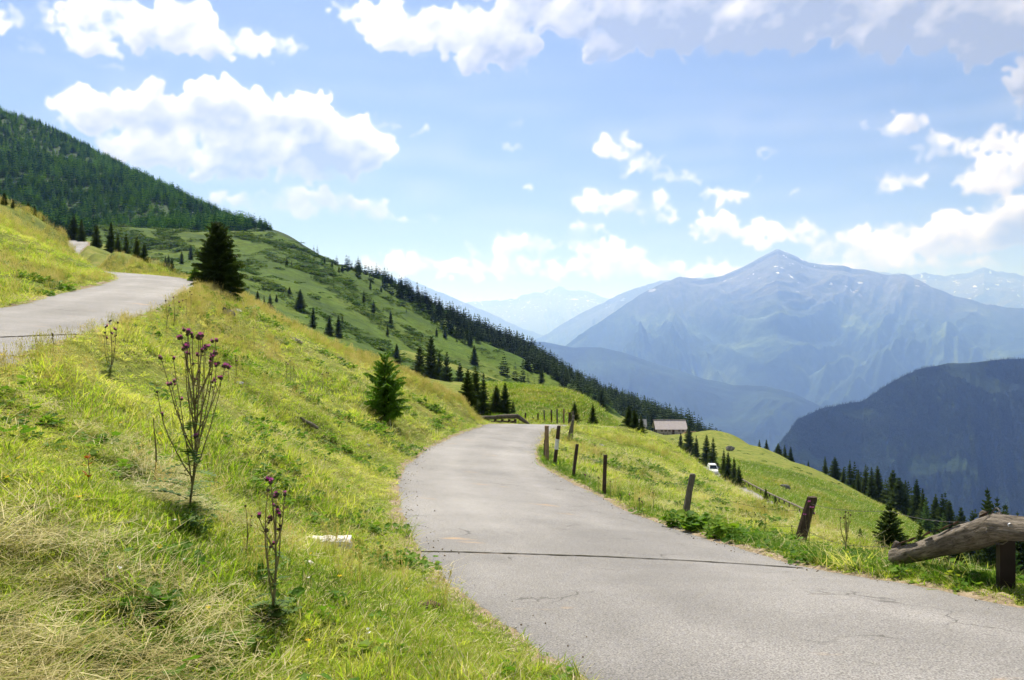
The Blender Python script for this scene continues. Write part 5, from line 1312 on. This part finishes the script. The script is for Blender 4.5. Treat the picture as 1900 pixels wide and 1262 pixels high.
# far log barrier at the end of the road
def far_barrier():
    y0 = 57.5; pa = P(880, 776, y0); pm = P(961, 773, y0 + .5); pe = P(980, 786, y0 + 2)
    org = np.array([pm[0], pm[1], gz(pm[0], pm[1])]); o = empty('log_barrier', org, 'pale grey log rail on dark posts at the far end of the road', 'guard rail')
    b = Buf(); tube_buf(b, [pa - org + (pm - pa) * t for t in np.linspace(0, .52, 8)], .135, 9, 0, .12, 4); obj('log', b, M['log'], o, smooth=True)
    b = Buf(); tube_buf(b, [pa - org + (pm - pa) * t + np.array([0, 0, .03]) for t in np.linspace(.50, 1, 8)], .145, 9, 0, .12, 5); obj('log', b, M['log'], o, smooth=True)
    b = Buf(); tube_buf(b, [pm - org + (pe - pm) * t for t in np.linspace(-.02, 1, 6)], [.15, .14, .13, .12, .11, .09], 9, 0, .15, 6); obj('log', b, M['log'], o, smooth=True)
    for px in (893, 906, 919, 932, 945, 956):
        q = P(px, 778, y0 + .25); z0 = gz(q[0], q[1]); b = Buf(); box_buf(b, (q[0] - org[0], q[1] - org[1], (q[2] + .0 + z0 - .2) / 2 - org[2]), (.17, .17, q[2] - z0 + .2)); obj('post', b, M['post_dark'], o)
    b = Buf(); q0 = P(886, 783, y0 + .4); q1 = P(958, 783, y0 + .6); tube_buf(b, [q0 - org + (q1 - q0) * t for t in np.linspace(0, 1, 6)], .09, 8, 0, .1, 8); obj('lower_log', b, M['post_dark'], o)
far_barrier()

# ------------------------------------------------------------------ farm
def barn():
    p = P(1243, 804, 383); z0 = max(gz(p[0], p[1]), P(1243, 803.5, 383)[2]); o = empty('barn', (p[0], p[1], z0), 'long low alpine barn with plain pinkish grey roof and pale wall', 'barn')
    s = p[1] / F; hz = (CY - 779.5) / F * p[1] - z0; eave = (CY - 794) / F * p[1] - z0; hl = 27 * s; dp = 4.2
    def bx(name, c, sz, m, par=o): b = Buf(); box_buf(b, c, sz); return obj(name, b, M[m], par)
    w = bx('wall', (0, -dp + .1, eave / 2 - .5), (2 * hl, .25, eave + 1), 'wallwhite'); w['label'] = 'pale plaster wall facing the meadow'
    bx('wall', (0, dp, eave / 2 - .5), (2 * hl, .25, eave + 1), 'wallwhite')
    for sg in (-1, 1):
        b = Buf(); x = sg * (hl - .15)
        v = [(x - .12, -dp, -1), (x - .12, dp, -1), (x - .12, dp, eave), (x - .12, 0, hz - .15), (x - .12, -dp, eave)]; v += [(x + .12, a, c) for _, a, c in v]
        b.add(v, [(4, 3, 2, 1, 0), (5, 6, 7, 8, 9)] + [(i, (i + 1) % 5, 5 + (i + 1) % 5, 5 + i) for i in range(5)]); g = obj('gable_wall', b, M['post_dark'], o)
        if sg < 0:
            g['label'] = 'dark boarded gable'
            bx('door', (-hl - .03 + .0, -1.2, .9), (.08, 2.2, 1.9), 'plank')
    bx('roof_ridge', (-.35, 0, hz + .06), (2 * hl + 1.6, .4, .12), 'roof')
    for sg in (-1, 1):
        b = Buf(); n = 1.0
        y1 = sg * (dp + .7); ze = eave - .22; x0, x1 = -hl - .8, hl + .5
        v = [(x0, 0, hz), (x1, 0, hz), (x1, y1, ze), (x0, y1, ze)]; v += [(a, b2, c - .14) for a, b2, c in v]
        b.add(v, [(0, 1, 2, 3), (7, 6, 5, 4), (0, 4, 5, 1), (1, 5, 6, 2), (2, 6, 7, 3), (3, 7, 4, 0)]); rf = obj('roof', b, M['roof'], o)
        for k in range(1, 13):   # standing seams
            x = x0 + (x1 - x0) * k / 13; bb = Buf(); tube_buf(bb, [(x, 0, hz + .03), (x, y1, ze + .03)], .03, 4); obj('seam', bb, M['roof'], rf)
    dr = bx('door', (1.6 * s * 2, -dp - .06, eave * .42), (4.5 * s, .12, eave * .95), 'post_dark'); dr['label'] = 'dark recessed barn door'
    for x in (-18, -11, -4, 14, 21):
        f = bx('window', (x * s, -dp - .05, eave * .6), (1.0, .08, .55), 'post_dark'); bx('pane', (x * s, -dp - .10, eave * .6), (.8, .04, .4), 'glass', f)
    return o, p, z0, s
BO, BP, BZ, BS = barn()
def hut():
    p = P(1192, 790, 392); z0 = gz(p[0], p[1]); zt = (CY - 778) / F * p[1]; h = max(2.2, zt - z0); o = empty('hut', (p[0], p[1], z0), 'small hut with pink sunlit roof behind the spruces left of the barn', 'hut')
    b = Buf(); box_buf(b, (0, 0, h * .3 - .5), (3.0, 3.6, h * .6 + 1)); obj('wall', b, M['wallwhite'], o)
    b = Buf(); b.add([(-1.8, -2.1, h * .45), (1.8, -2.1, h * .45), (1.8, 0, h), (-1.8, 0, h), (-1.8, 2.1, h * .45), (1.8, 2.1, h * .45)], [(0, 1, 2, 3), (3, 2, 5, 4), (0, 3, 4), (1, 5, 2)]); obj('roof', b, M['concrete'], o)
    b = Buf(); box_buf(b, (0, -1.83, .9), (.8, .06, 1.8)); obj('door', b, M['post_dark'], o)
hut()
# gravel yard with a low rail, stacked timber beside the barn
def strip(name, a, c, w, m, lift=.05, n=24):
    V = []; 
    for i, t in enumerate(np.linspace(0, 1, n)):
        q = a + (c - a) * t
        for s_ in np.linspace(-1, 1, 5): x, y = q[0], q[1] + s_ * w / 2; V.append((x, y, gz(x, y) + lift))
    me = fast_mesh(name, V, grid_quads(n, 5), M[m]); return tag(link(name, me), kind='structure')
strip('farm_yard', P(1188, 806, 372), P(1296, 807, 374), 7, 'dirt', .12)
def yard_rail():
    a, c = P(1216, 808, 366), P(1262, 808, 366); z = lambda q: gz(q[0], q[1]); o = empty('yard_fence', (a[0], a[1], z(a)), 'low timber rail along the yard in front of the barn', 'fence'); org = np.array([a[0], a[1], z(a)])
    for t in np.linspace(0, 1, 7):
        q = a + (c - a) * t; b = Buf(); tube_buf(b, [(q[0] - org[0], 0, z(q) - org[2] - .2), (q[0] - org[0], 0, z(q) - org[2] + .95)], .09, 6); obj('post', b, M['post_dark'], o)
    b = Buf(); tube_buf(b, [(a + (c - a) * t - org) * np.array([1, 1, 0]) + np.array([0, 0, z(a + (c - a) * t) - org[2] + .75]) for t in np.linspace(0, 1, 7)], .09, 6); obj('rail', b, M['post'], o)
yard_rail()
def timber():
    p = P(1279, 806, 372); z0 = gz(p[0], p[1]); o = empty('timber_stack', (p[0], p[1], z0), 'reddish stack of sawn timber right of the barn', 'timber stack')
    for i in range(5):
        for j in range(3 - i // 2):
            b = Buf(); box_buf(b, (.12 * i, -1 + j * .75, .18 + i * .32), (6.5 - .5 * i, .5, .26)); obj('beam', b, M['post_new'], o)
timber()

def car(loc, rz, label, van=False, dark=False, s=1.0):
    body = M['glass'] if dark else M['carwhite']; o = empty('parked_car', loc, label, 'car', None, rz); L, W, H = (4.6, 1.85, 1.95) if van else (4.2, 1.7, 1.5)
    def loft(name, secs, m, par=o):
        b = Buf(); K = len(secs[0]); 
        for sct in secs: b.v += sct
        for i in range(len(secs) - 1):
            for k in range(K): b.f.append((i * K + k, i * K + (k + 1) % K, (i + 1) * K + (k + 1) % K, (i + 1) * K + k)); b.m.append(0)
        b.f.append(tuple(range(K))[::-1]); b.m.append(0); b.f.append(tuple((len(secs) - 1) * K + k for k in range(K))); b.m.append(0); return obj(name, b, m, par)
    def sec(x, w, z0, z1, wt=None): wt = w if wt is None else wt; return [(x, -w, z0), (x, w, z0), (x, w, (z0 + z1) * .5), (x, wt, z1), (x, -wt, z1), (x, -w, (z0 + z1) * .5)]
    hb = .95 if not van else 1.1; w = W / 2
    loft('body', [sec(L / 2, w * .82, .38, .68, w * .75), sec(L / 2 - .25, w * .97, .30, hb * .85, w * .9), sec(L / 2 - 1.0, w, .28, hb, w * .93), sec(-L / 2 + .3, w, .28, hb + .03, w * .94), sec(-L / 2, w * .92, .38, hb - .1, w * .86)], body)
    loft('cabin', [sec(L / 2 - 1.0, w * .92, hb, hb + .04, w * .88), sec(L / 2 - (1.75 if not van else 1.6), w * .92, hb, H - .03, w * .74), sec(-L / 2 + .7, w * .93, hb, H, w * .76), sec(-L / 2 + .12, w * .90, hb, hb + .25, w * .82)], body)
    def panel(name, pts, m, par=o): b = Buf(); k = [np.array(p, float) for p in pts]; nn = np.cross(k[1] - k[0], k[2] - k[0]); nn /= np.linalg.norm(nn); b.add([p + nn * .02 for p in k] + [p - nn * .02 for p in k], [(0, 1, 2, 3), (7, 6, 5, 4), (0, 4, 5, 1), (1, 5, 6, 2), (2, 6, 7, 3), (3, 7, 4, 0)]); return obj(name, b, m, par)
    xa, xb = L / 2 - 1.08, L / 2 - (1.75 if not van else 1.6)
    panel('windscreen', [(xa + .04, -w * .8, hb + .08), (xa + .04, w * .8, hb + .08), (xb + .08, w * .68, H - .12), (xb + .08, -w * .68, H - .12)], M['glass'])
    panel('rear_window', [(-L / 2 + .16, w * .75, hb + .25), (-L / 2 + .16, -w * .75, hb + .25), (-L / 2 + .64, -w * .66, H - .1), (-L / 2 + .64, w * .66, H - .1)], M['glass'])
    for sg in (-1, 1):
        for x0, x1 in ((xb - .05, xb - 1.05), (xb - 1.15, -L / 2 + .85)):
            panel('side_window', [(x0, sg * w * .925, hb + .08), (x1, sg * w * .925, hb + .08), (x1, sg * w * .80, H - .14), (x0 - .05, sg * w * .80, H - .14)], M['glass'])
        b = Buf(); box_buf(b, (L / 2 - .06, sg * w * .6, .66), (.14, .38, .18)); obj('headlight', b, M['lamp'], o)
        b = Buf(); box_buf(b, (xb - .02, sg * (w + .1), hb + .12), (.12, .18, .14)); obj('wing_mirror', b, body, o)
        for x in (L / 2 - .85, -L / 2 + .85):
            b = Buf(); tube_buf(b, [(x, sg * (w - .2), .33), (x, sg * (w + .02), .33)], .33, 14); wh = obj('wheel', b, M['tyre'], o)
            b = Buf(); tube_buf(b, [(x, sg * (w + .005), .33), (x, sg * (w + .035), .33)], .19, 10); obj('rim', b, M['zinc'], wh)
        if van: b = Buf(); tube_buf(b, [(xb - .2, sg * w * .62, H + .07), (-L / 2 + .9, sg * w * .62, H + .07)], .03, 5); obj('roof_rail', b, M['zinc'], o)
    b = Buf(); box_buf(b, (L / 2 - .02, 0, .47), (.12, W * .8, .2)); obj('bumper', b, M['tyre'] if not van else M['carwhite'], o)
    return o
i_ = int(np.argmin(np.abs((CX + F * cl[:, 0] / cl[:, 1]) - 1322))); q = cl[i_]; dvc = cl[min(i_ + 2, 159)] - cl[i_ - 2]
car((q[0], q[1], gz(q[0], q[1]) + .28), math.atan2(dvc[1], dvc[0]), 'white van coming up the narrow lane beside the wooden rail', van=True)
q = P(1206, 804, 366); car((q[0], q[1], gz(q[0], q[1]) + .15), math.radians(-60), 'small car parked at the left gable of the barn', dark=False)

# wooden rail along the outer side of the lane
def lane_rail():
    ed = cl + (nrm * 2.5); ed2 = cl - (nrm * 2.5)
    out = ed if ed[60, 0] > ed2[60, 0] else ed2
    px = CX + F * out[:, 0] / out[:, 1]; ii = np.where((px > 1290) & (px < 1500))[0]; ii = np.arange(ii[0], ii[-1] + 1)
    org = out[ii[0]].copy(); org[2] = gz(org[0], org[1]); o = empty('lane_guard_rail', org, 'long wooden guard rail on the outer side of the lower lane', 'guard rail')
    zz = np.array([gz(out[i][0], out[i][1]) for i in ii]); step = 3
    for k in range(0, len(ii) - step, step):
        a = out[ii[k]] * 1.0; c = out[ii[k + step]] * 1.0; a[2] = zz[k] + .75; c[2] = zz[k + step] + .75
        b = Buf(); tube_buf(b, [a - org, (a + c) / 2 - org, c - org], .14, 8, 0, .08, k); obj('rail', b, M['post'], o)
        b = Buf(); box_buf(b, (a[0] - org[0], a[1] - org[1], zz[k] + .2 - org[2]), (.16, .16, 1.1)); obj('post', b, M['post_dark'], o)
lane_rail()

# ------------------------------------------------------------------ stones and small things on the bank
def rock_mesh(seed, sx, sy, sz, sub=2):
    bm = bmesh.new(); bmesh.ops.create_icosphere(bm, subdivisions=sub, radius=1)
    for v in bm.verts:
        c = v.co.copy(); n = mnoise.noise(c * 1.1 + Vector((seed, 0, 0))) * .5 + mnoise.noise(c * 2.6 + Vector((0, seed, 0))) * .28
        q = 1 + n
        for ax in (Vector((.7, .5, .5)), Vector((-.6, .4, .7)), Vector((.2, -.9, .4)), Vector((0.1, .1, 1))):
            dd = c.dot(ax.normalized()); 
            if dd > .62: q *= .62 / dd
        v.co = Vector((c.x * sx, c.y * sy, c.z * sz)) * q
    me = bpy.data.meshes.new('rock'); bm.to_mesh(me); bm.free(); return me
def rock(px, py, Y, w_px, h_px, label, m='rock', seed=1, rz=0, sink=.3, sub=3):
    p = on_ground(px, py, Y); s = p[1] / F; me = rock_mesh(seed, w_px * s / 2, w_px * s * .4, h_px * s * .62, sub); me.materials.append(M[m])
    o = link('rock', me); o.location = (p[0], p[1], p[2] + h_px * s * .62 * (1 - sink)); o.rotation_euler = (0, .15, rz); tag(o, label, 'rock')
rock(424, 586, 35, 26, 17, 'dark boulder jutting from the bank right below the crest', seed=3)
rock(440, 577, 36, 16, 6, 'flat pale stone behind the dark boulder near the crest', seed=5, m='concrete')
rock(546, 632, 34, 24, 8, 'broken slabs of rock in the upper middle of the bank', seed=7)
rock(556, 638, 33, 10, 7, 'small stone under the rock slabs on the bank', seed=8)
rock(445, 712, 22, 15, 7, 'pale pointed stone in the grass behind the tall thistle', seed=11, m='concrete')
rock(632, 666, 33, 12, 6, 'little grey stone left of the sapling on the bank', seed=13)
rock(1101, 832, 33, 14, 10, 'angular grey stone on the meadow beyond the posts', seed=15)
rock(1116, 826, 36, 8, 4, 'flat pale stone right of the angular one', seed=17, m='concrete')
rock(1151, 843, 34, 7, 4, 'white stone on the meadow, left of a close pair', seed=18, m='concrete')
rock(1161, 842, 34, 7, 3, 'white stone on the meadow, right of a close pair', seed=19, m='concrete')
rock(1073, 861, 27, 11, 5, 'white oblong stone behind the short brown post', seed=20, m='concrete', rz=.5)
rock(1214, 875, 30, 7, 3, 'little white stone high on the right hand meadow', seed=21, m='concrete')
rock(1229, 883, 29, 9, 4, 'flat white stone below the little one on the meadow', seed=22, m='concrete')
rock(1355, 836, 300, 17, 11, 'grey boulder high on the big green meadow', seed=23)
rock(1456, 908, 190, 18, 12, 'dark boulder in the middle of the big green meadow', seed=25)
rock(573, 1047, 8.3, 22, 8, 'pale flat stone in the ditch below the white slab', seed=27, m='concrete')
rock(683, 827, 20, 9, 5, 'small white stone on the lower bank near the road', seed=28, m='concrete')
rock(448, 845, 12, 8, 5, 'tiny white stone right of the tall thistle stem', seed=29, m='concrete')
def slab():
    p = on_ground(607, 1018, 9.0); b = Buf(); n = 12; L = .48
    for i in range(n):
        t = i / (n - 1) - .5
        for y, z in ((-.05, -.05), (-.055, .03), (-.02, .055), (.10, .06), (.12, -.05)): b.v.append((t * L + rnd.uniform(-.006, .006), y + rnd.uniform(-.006, .006), z + rnd.uniform(-.008, .008) + .02))
    for i in range(n - 1):
        for k in range(4): b.f.append((i * 5 + k, i * 5 + k + 1, i * 5 + 5 + k + 1, i * 5 + 5 + k)); b.m.append(0)
    b.f.append((4, 3, 2, 1, 0)); b.m.append(0); b.f.append(tuple((n - 1) * 5 + k for k in range(5))); b.m.append(0)
    o = obj('culvert_slab', b, M['concrete'], None, p + np.array([0, 0, .035])); o.rotation_euler = (0, .02, .05); tag(o, 'white concrete edge of a culvert lying across the grassy ditch', 'slab')
slab()
def dung():
    p = on_ground(795, 1126, 6.7)
    me = rock_mesh(41, .13, .09, .035, 3); me.materials.append(M['dung']); o = link('dung_pile', me); o.location = (p[0], p[1], p[2] + .02); tag(o, 'flat brown cow dung in the grass by the road edge', 'dung')
dung()
def driftwood():
    p = on_ground(575, 792, 19); s = p[1] / F; b = Buf()
    tube_buf(b, [(-18 * s, .0, 14 * s), (-8 * s, 0, 6 * s), (2 * s, .02, 0), (15 * s, .02, -7 * s)], [.02, .035, .05, .03], 7, 0, .4, 9); o = obj('dead_branch', b, M['post'], None, p + np.array([0, 0, .06])); tag(o, 'grey dead branch lying in the middle of the bank', 'branch')
driftwood()

# ------------------------------------------------------------------ thistles and other single plants
def head(b, p, d, s, flower, r):
    d = d / np.linalg.norm(d); u = np.cross(d, [.3, .8, .5]); u /= np.linalg.norm(u); w = np.cross(d, u)
    prof = [(0, .35), (.35, .95), (.75, 1.0), (1.15, .62)]; K = 7; k0 = len(b.v)
    for (h, q) in prof: b.v += [tuple(p + d * h * s + (u * math.cos(6.283 * k / K) + w * math.sin(6.283 * k / K)) * q * s * .62) for k in range(K)]
    for i in range(3):
        for k in range(K): b.f.append((k0 + i * K + k, k0 + i * K + (k + 1) % K, k0 + (i + 1) * K + (k + 1) % K, k0 + (i + 1) * K + k)); b.m.append(0)
    for k in range(12):   # spines
        a = r.uniform(0, 6.28); h = r.uniform(.1, 1); e = u * math.cos(a) + w * math.sin(a); c = p + d * h * s + e * s * .5; b.add([c - d * .08 * s, c + d * .08 * s, c + (e * .7 + d * .3) * s * .55], [(0, 1, 2)], 0)
    n = 26 if flower else 8
    for k in range(n):
        a = r.uniform(0, 6.28); q = math.sqrt(r.random()); e = u * math.cos(a) + w * math.sin(a); c = p + d * s * 1.05 + e * q * s * .4; t = c + (d * r.uniform(.6, 1.0) + e * q * .7) * s * (1.0 if flower else .35)
        sd = np.cross(e, d) * s * .10; b.add([c - sd, c + sd, t], [(0, 1, 2)], 1 if flower else 0)
def thistle(px, base, top, Y, label, stems, seed, flower=.7, leaves=10, hs=.018, rad=.006, spread=.35, bent=False, cat='thistle', name='thistle', group=None):
    """stems: list of (start height share, direction deg, lean, length share, heads)"""
    p = on_ground(px, base, Y); h = (CY - top) / F * p[1] - p[2]; h = max(h, .12); r = random.Random(seed)
    o = empty(name, p, label, cat, group); tops = []
    main = [np.array([0.03 * h * math.sin(t * 3), .02 * h * math.sin(t * 5), h * t * .94]) for t in np.linspace(0, 1, 9)]
    b = Buf(); tube_buf(b, main, [rad * (1.25 - .85 * t) for t in np.linspace(0, 1, 9)], 6, 0, .2, seed); obj('stem', b, M['stalk'], o)
    tops.append((main[-1], main[-1] - main[-3], 1.0))
    for (s0, deg, lean, ln, _) in stems:
        a = math.radians(deg); i0 = s0 * 8; p0 = main[int(i0)] + (main[min(8, int(i0) + 1)] - main[int(i0)]) * (i0 - int(i0)); a += r.uniform(-.3, .3); ln *= r.uniform(.82, 1.12); d = np.array([math.cos(a), math.sin(a), 0]); path = [p0]
        el = math.radians(56 + 14 * r.random()) * (1 if lean > .3 else 1.2); L = ln * h
        for k in range(6): path.append(path[-1] + (d * math.cos(el) + np.array([0, 0, 1]) * math.sin(el)) * L / 6); el += (math.pi / 2 - el) * (.34 - lean * .35) + r.uniform(-.09, .09)
        b = Buf(); tube_buf(b, path, [rad * (.75 - .07 * k) for k in range(7)], 5, 0, .15, seed); 
        for z_ in range(int(10 * min(1, h))):      # spiny little leaves up the stem
            q_ = path[0] + (path[-1] - path[0]) * r.random(); q_ = path[min(6, int(r.random() * 7))] + np.array([0, 0, r.uniform(-.5, .5) * L / 6]); a_ = r.uniform(0, 6.28); e_ = np.array([math.cos(a_), math.sin(a_), r.uniform(0, 1)]) * r.uniform(.012, .035) * min(1.2, h + .2); s_ = np.array([0, 0, rad * .8]); b.add([q_ - s_, q_ + s_, q_ + e_], [(0, 1, 2)], 0)
        obj('branch', b, M['stalk'], o); tops.append((path[-1], path[-1] - path[-2], .9))
        if r.random() < .6:
            q = path[4]; dd = np.array([r.uniform(-1, 1), r.uniform(-1, 1), 1.]); b = Buf(); e = q + dd / np.linalg.norm(dd) * .05 * h; tube_buf(b, [q, e], rad * .35, 4); obj('twig', b, M['stalk'], o); tops.append((e, dd, .7))
    for (q, d, sc_) in tops:
        for k in range(r.choice([1, 2, 3, 3]) if flower > .3 else 1):
            dd = d / np.linalg.norm(d) + np.array([r.uniform(-.7, .7), r.uniform(-.5, .5), r.uniform(-.2, .3)]) * (1 if k else .4); b = Buf(); fl_ = r.random() < flower
            head(b, q + np.array([r.uniform(-1, 1), r.uniform(-1, 1), r.uniform(-.5, 1)]) * (.02 if k else .0), dd, hs * sc_ * r.uniform(.8, 1.2), fl_, r); obj('flower_head', b, [M['bud'], M['purple']], o)
    if leaves:
        for k in range(leaves):
            b = Buf(); t = r.random() ** 2.6 * .5; a = r.uniform(0, 6.28); d = np.array([math.cos(a), math.sin(a), r.uniform(-.1, .7)]); L = (.18 * (1 - t) + .04) * min(1.4, h) * r.uniform(.6, 1.1); q = np.array([0, 0, h * t]); sd = np.array([-math.sin(a), math.cos(a), 0]); n = 6
            mid_ = [q + d * L * i / n + np.array([0, 0, -.25 * L * (i / n) ** 2]) for i in range(n + 1)]
            for i in range(n):
                w_ = L * .26 * math.sin(math.pi * (i + .8) / (n + 1)); b.add([mid_[i], mid_[i + 1], mid_[i] + sd * w_ + d * L * .06, mid_[i] - sd * w_ + d * L * .06], [(0, 1, 2), (0, 3, 1)], 0)
            obj('leaf', b, M['thleaf'], o)
    return o
BIG = [(.20, 200, .5, .50, 1), (.24, -10, .35, .55, 1), (.30, 150, .30, .62, 1), (.34, 178, .55, .50, 1), (.36, 10, .45, .52, 1), (.42, 190, .30, .48, 1), (.45, -20, .2, .50, 1), (.48, 160, .25, .46, 1), (.52, 15, .5, .36, 1), (.55, 80, .3, .42, 1), (.58, 185, .2, .36, 1), (.62, -5, .45, .30, 1), (.66, 120, .2, .28, 1), (.26, 100, .2, .60, 1), (.38, 60, .15, .56, 1), (.5, -60, .2, .44, 1), (.7, 40, .3, .26, 1), (.12, -40, .3, .35, 1), (.16, 170, .25, .62, 1), (.28, 20, .2, .6, 1), (.32, 185, .45, .4, 1), (.44, -5, .5, .34, 1), (.74, 170, .4, .2, 1), (.6, 30, .6, .25, 1)]
thistle(350, 956, 598, 6.6, 'tallest many branched thistle with purple heads on the near bank', BIG, 701, .85, 40, .020, .0068)
thistle(503, 1152, 882, 5.1, 'second large thistle with one purple top beside the ditch', [(.25, 170, .15, .62, 1), (.55, 10, .55, .34, 1), (.5, 175, .6, .24, 1), (.35, 20, .3, .35, 1), (.15, 190, .2, .55, 1), (.6, 90, .3, .28, 1)], 702, .6, 34, .018, .007)
thistle(456, 1030, 935, 7.0, 'thin pair of budding thistle stems left of the second thistle', [(.1, 20, .1, .75, 1)], 703, .1, 5, .014, .004)
thistle(285, 905, 772, 6.5, 'bare brown broken stalk standing left of the tallest thistle', [], 704, 0, 0, .006, .008, cat='stalk', name='dead_stalk')
thistle(204, 694, 592, 10.5, 'dark clump of thistles with purple heads below the upper road joint', [(.05, 190, .15, .85, 1), (.05, 0, .15, .9, 1), (.08, 90, .2, .8, 1), (.1, -30, .3, .75, 1), (.1, 150, .3, .8, 1)], 705, .5, 30, .022, .006)
thistle(308, 614, 556, 19.5, 'upright dark thistle at the edge of the upper road', [(.4, 10, .3, .4, 1)], 706, 0, 8, .03, .008)
thistle(322, 604, 550, 20.5, 'leaning spiny thistle beside the upright dark one', [(.1, 5, .75, .8, 1), (.3, 30, .5, .5, 1)], 707, .1, 12, .03, .009)
thistle(98, 656, 620, 11, 'small curved thistle in the dry grass below the upper road', [(.5, 160, .4, .4, 1)], 708, 0, 6, .022, .005)
thin = [(422, 720, 656, 21, 'thin dry thistle stem right of the tallest thistle, nearest of two'), (437, 708, 658, 22, 'thin dry thistle stem right of the tallest thistle, farther of two'), (470, 655, 606, 27, 'single dry stem with one head below the dark boulder'), (531, 700, 672, 25, 'left stem of a faint dry trio in the middle bank'), (538, 712, 668, 25, 'tall middle stem of a faint dry trio in the middle bank'), (545, 705, 680, 25, 'right stem of a faint dry trio in the middle bank'),
  (598, 725, 694, 26, 'dry stem left of the sapling on the middle bank'), (606, 730, 690, 26, 'dry stem between its neighbour and the sapling'), (345, 590, 555, 24, 'dry stem just below the top end of the upper road'), (353, 583, 540, 25, 'tall dry stem standing against the upper road end'), (414, 700, 640, 20, 'dry stem seen between the branches of the tallest thistle'),
  (1085, 906, 880, 19.5, 'dark headed stem left of the rusty post'), (1094, 908, 884, 19, 'dark headed stem nearest the rusty post on its left'), (1110, 914, 885, 18.6, 'dark headed stem right at the rusty post'), (1132, 925, 892, 18, 'dark headed stem just right of the rusty post'),
  (1150, 938, 916, 17.5, 'short dry stem at the road edge right of the rusty post'), (1168, 942, 918, 17, 'dry stem in the middle of the verge between two posts'), (1186, 948, 925, 16.5, 'shorter dry stem on the verge between two posts'), (1211, 955, 913, 16, 'taller dry stem on the verge left of the grey split post'), (1191, 955, 930, 16, 'small bent dry stem on the verge'),
  (1418, 1000, 937, 12.0, 'dry thistle with one brown head between post and leafy plants'), (1400, 990, 950, 12.5, 'dry grass like stem beside the brown headed thistle'), (1705, 1066, 1030, 8.9, 'thin stalk in front of the sloping log'), (1469, 1010, 975, 10.8, 'short purple tinged thistle left of the thick leaning post')]
for i, (px, ba, tp, Y, lab) in enumerate(thin):
    thistle(px, ba, tp, Y, lab, [(.45, rnd.uniform(0, 360), .3, .45, 1)] if i % 2 else [], 720 + i, .1, 4, .0016 * Y * .55 + .008, .0022 + .00016 * Y)
thistle(1568, 1036, 946, 9.7, 'dead black thistle full of seed heads between post and log', [(.3, 170, .25, .5, 1), (.35, 0, .3, .5, 1), (.5, 190, .3, .4, 1), (.55, 20, .3, .4, 1), (.6, 90, .2, .3, 1)], 760, 0, 26, .016, .007)
thistle(1500, 1024, 928, 10.2, 'purple flowering thistle growing against the thick leaning post', [(.3, 170, .3, .4, 1), (.5, 20, .2, .4, 1)], 761, .9, 8, .018, .004)

def leafy_plant(px, py, Y, w_px, h_px, label, m='lush', n=40, seed=1, size=None, stalk=False):
    p = on_ground(px, py, Y); s = p[1] / F; o = empty('leafy_plant', p, label, 'plant'); r = random.Random(seed)
    for k in range(5):
        a = k * 1.256 + r.random(); q = .5 * w_px * s * .6 * (k > 0)
        me = leaf_clump(seed * 10 + k, max(4, n // 5), w_px * s * .25, size or .09, m if k != 2 else 'meadow_blade', h_px * s); c = link('leaf_cluster', me, o); c.location = (math.cos(a) * q, math.sin(a) * q * .6, 0)
    return o
leafy_plant(1262, 975, 14.2, 60, 26, 'dark leafy clump at the foot of the grey split post', 'lush', 60, 1, .11)
leafy_plant(1298, 985, 13.4, 70, 36, 'bright yellow green leafy plant spreading at the verge', 'lush', 80, 2, .13)
leafy_plant(1340, 996, 12.6, 70, 30, 'pale leafy plant with yellowing leaves right of the bright one', 'meadow_blade', 70, 3, .12)
leafy_plant(1388, 1006, 12.0, 50, 22, 'low green weeds between the yellowing plant and the thick post', 'lush', 50, 4, .08)
leafy_plant(318, 1130, 4.6, 90, 26, 'cluster of broad round leaves in the mown hay at lower left', 'lush', 30, 5, .055)
leafy_plant(20, 1150, 3.7, 70, 20, 'bright serrated leaves at the left bottom edge of the hay', 'lush', 24, 6, .05)
leafy_plant(275, 1060, 5.2, 50, 16, 'small bright leaves poking through hay above the broad leaves', 'lush', 20, 7, .04)
leafy_plant(362, 985, 6.5, 110, 34, 'dark bushy leaves around the foot of the tallest thistle', 'thleaf', 80, 8, .05)
leafy_plant(505, 1150, 5.1, 60, 34, 'dark leaves around the foot of the second thistle', 'thleaf', 60, 9, .05)
leafy_plant(1790, 1085, 7.6, 60, 26, 'bright leaves below the log near the steel post', 'lush', 50, 10, .07)
leafy_plant(1720, 1072, 8.3, 70, 26, 'bright leaves under the middle of the sloping log', 'lush', 50, 11, .07)
leafy_plant(1570, 1035, 9.9, 50, 20, 'green leaves at the foot of the black dead thistle', 'lush', 40, 12, .06)
def sorrel():
    p = on_ground(163, 905, 6.3); b = Buf(); r = random.Random(5); o = empty('sorrel_plant', p, 'rusty orange dock plant in the hay on the left', 'plant'); tube_buf(b, [(0, 0, 0), (.01, 0, .1), (0, 0, .2)], .003, 5); obj('stem', b, M['dirt'], o)
    for k in range(14):
        b = Buf(); a = r.uniform(0, 6.28); z = r.uniform(.05, .2); L = .045; d = np.array([math.cos(a), math.sin(a), .6]); sd = np.array([-math.sin(a), math.cos(a), 0]) * .012; q = np.array([0, 0, z]); b.add([q, q + d * L * .5 + sd, q + d * L, q + d * L * .5 - sd], [(0, 1, 2, 3)]); obj('leaf', b, M['rust'], o)
M['rust'] = leafy('rusty_leaf', [(.3, (.20, .06, .02)), (.7, (.34, .13, .03))], 20, .4, .3)
sorrel()
print('OBJECTS', len(bpy.data.objects), 'seconds', round(__import__('time').process_time(), 1))
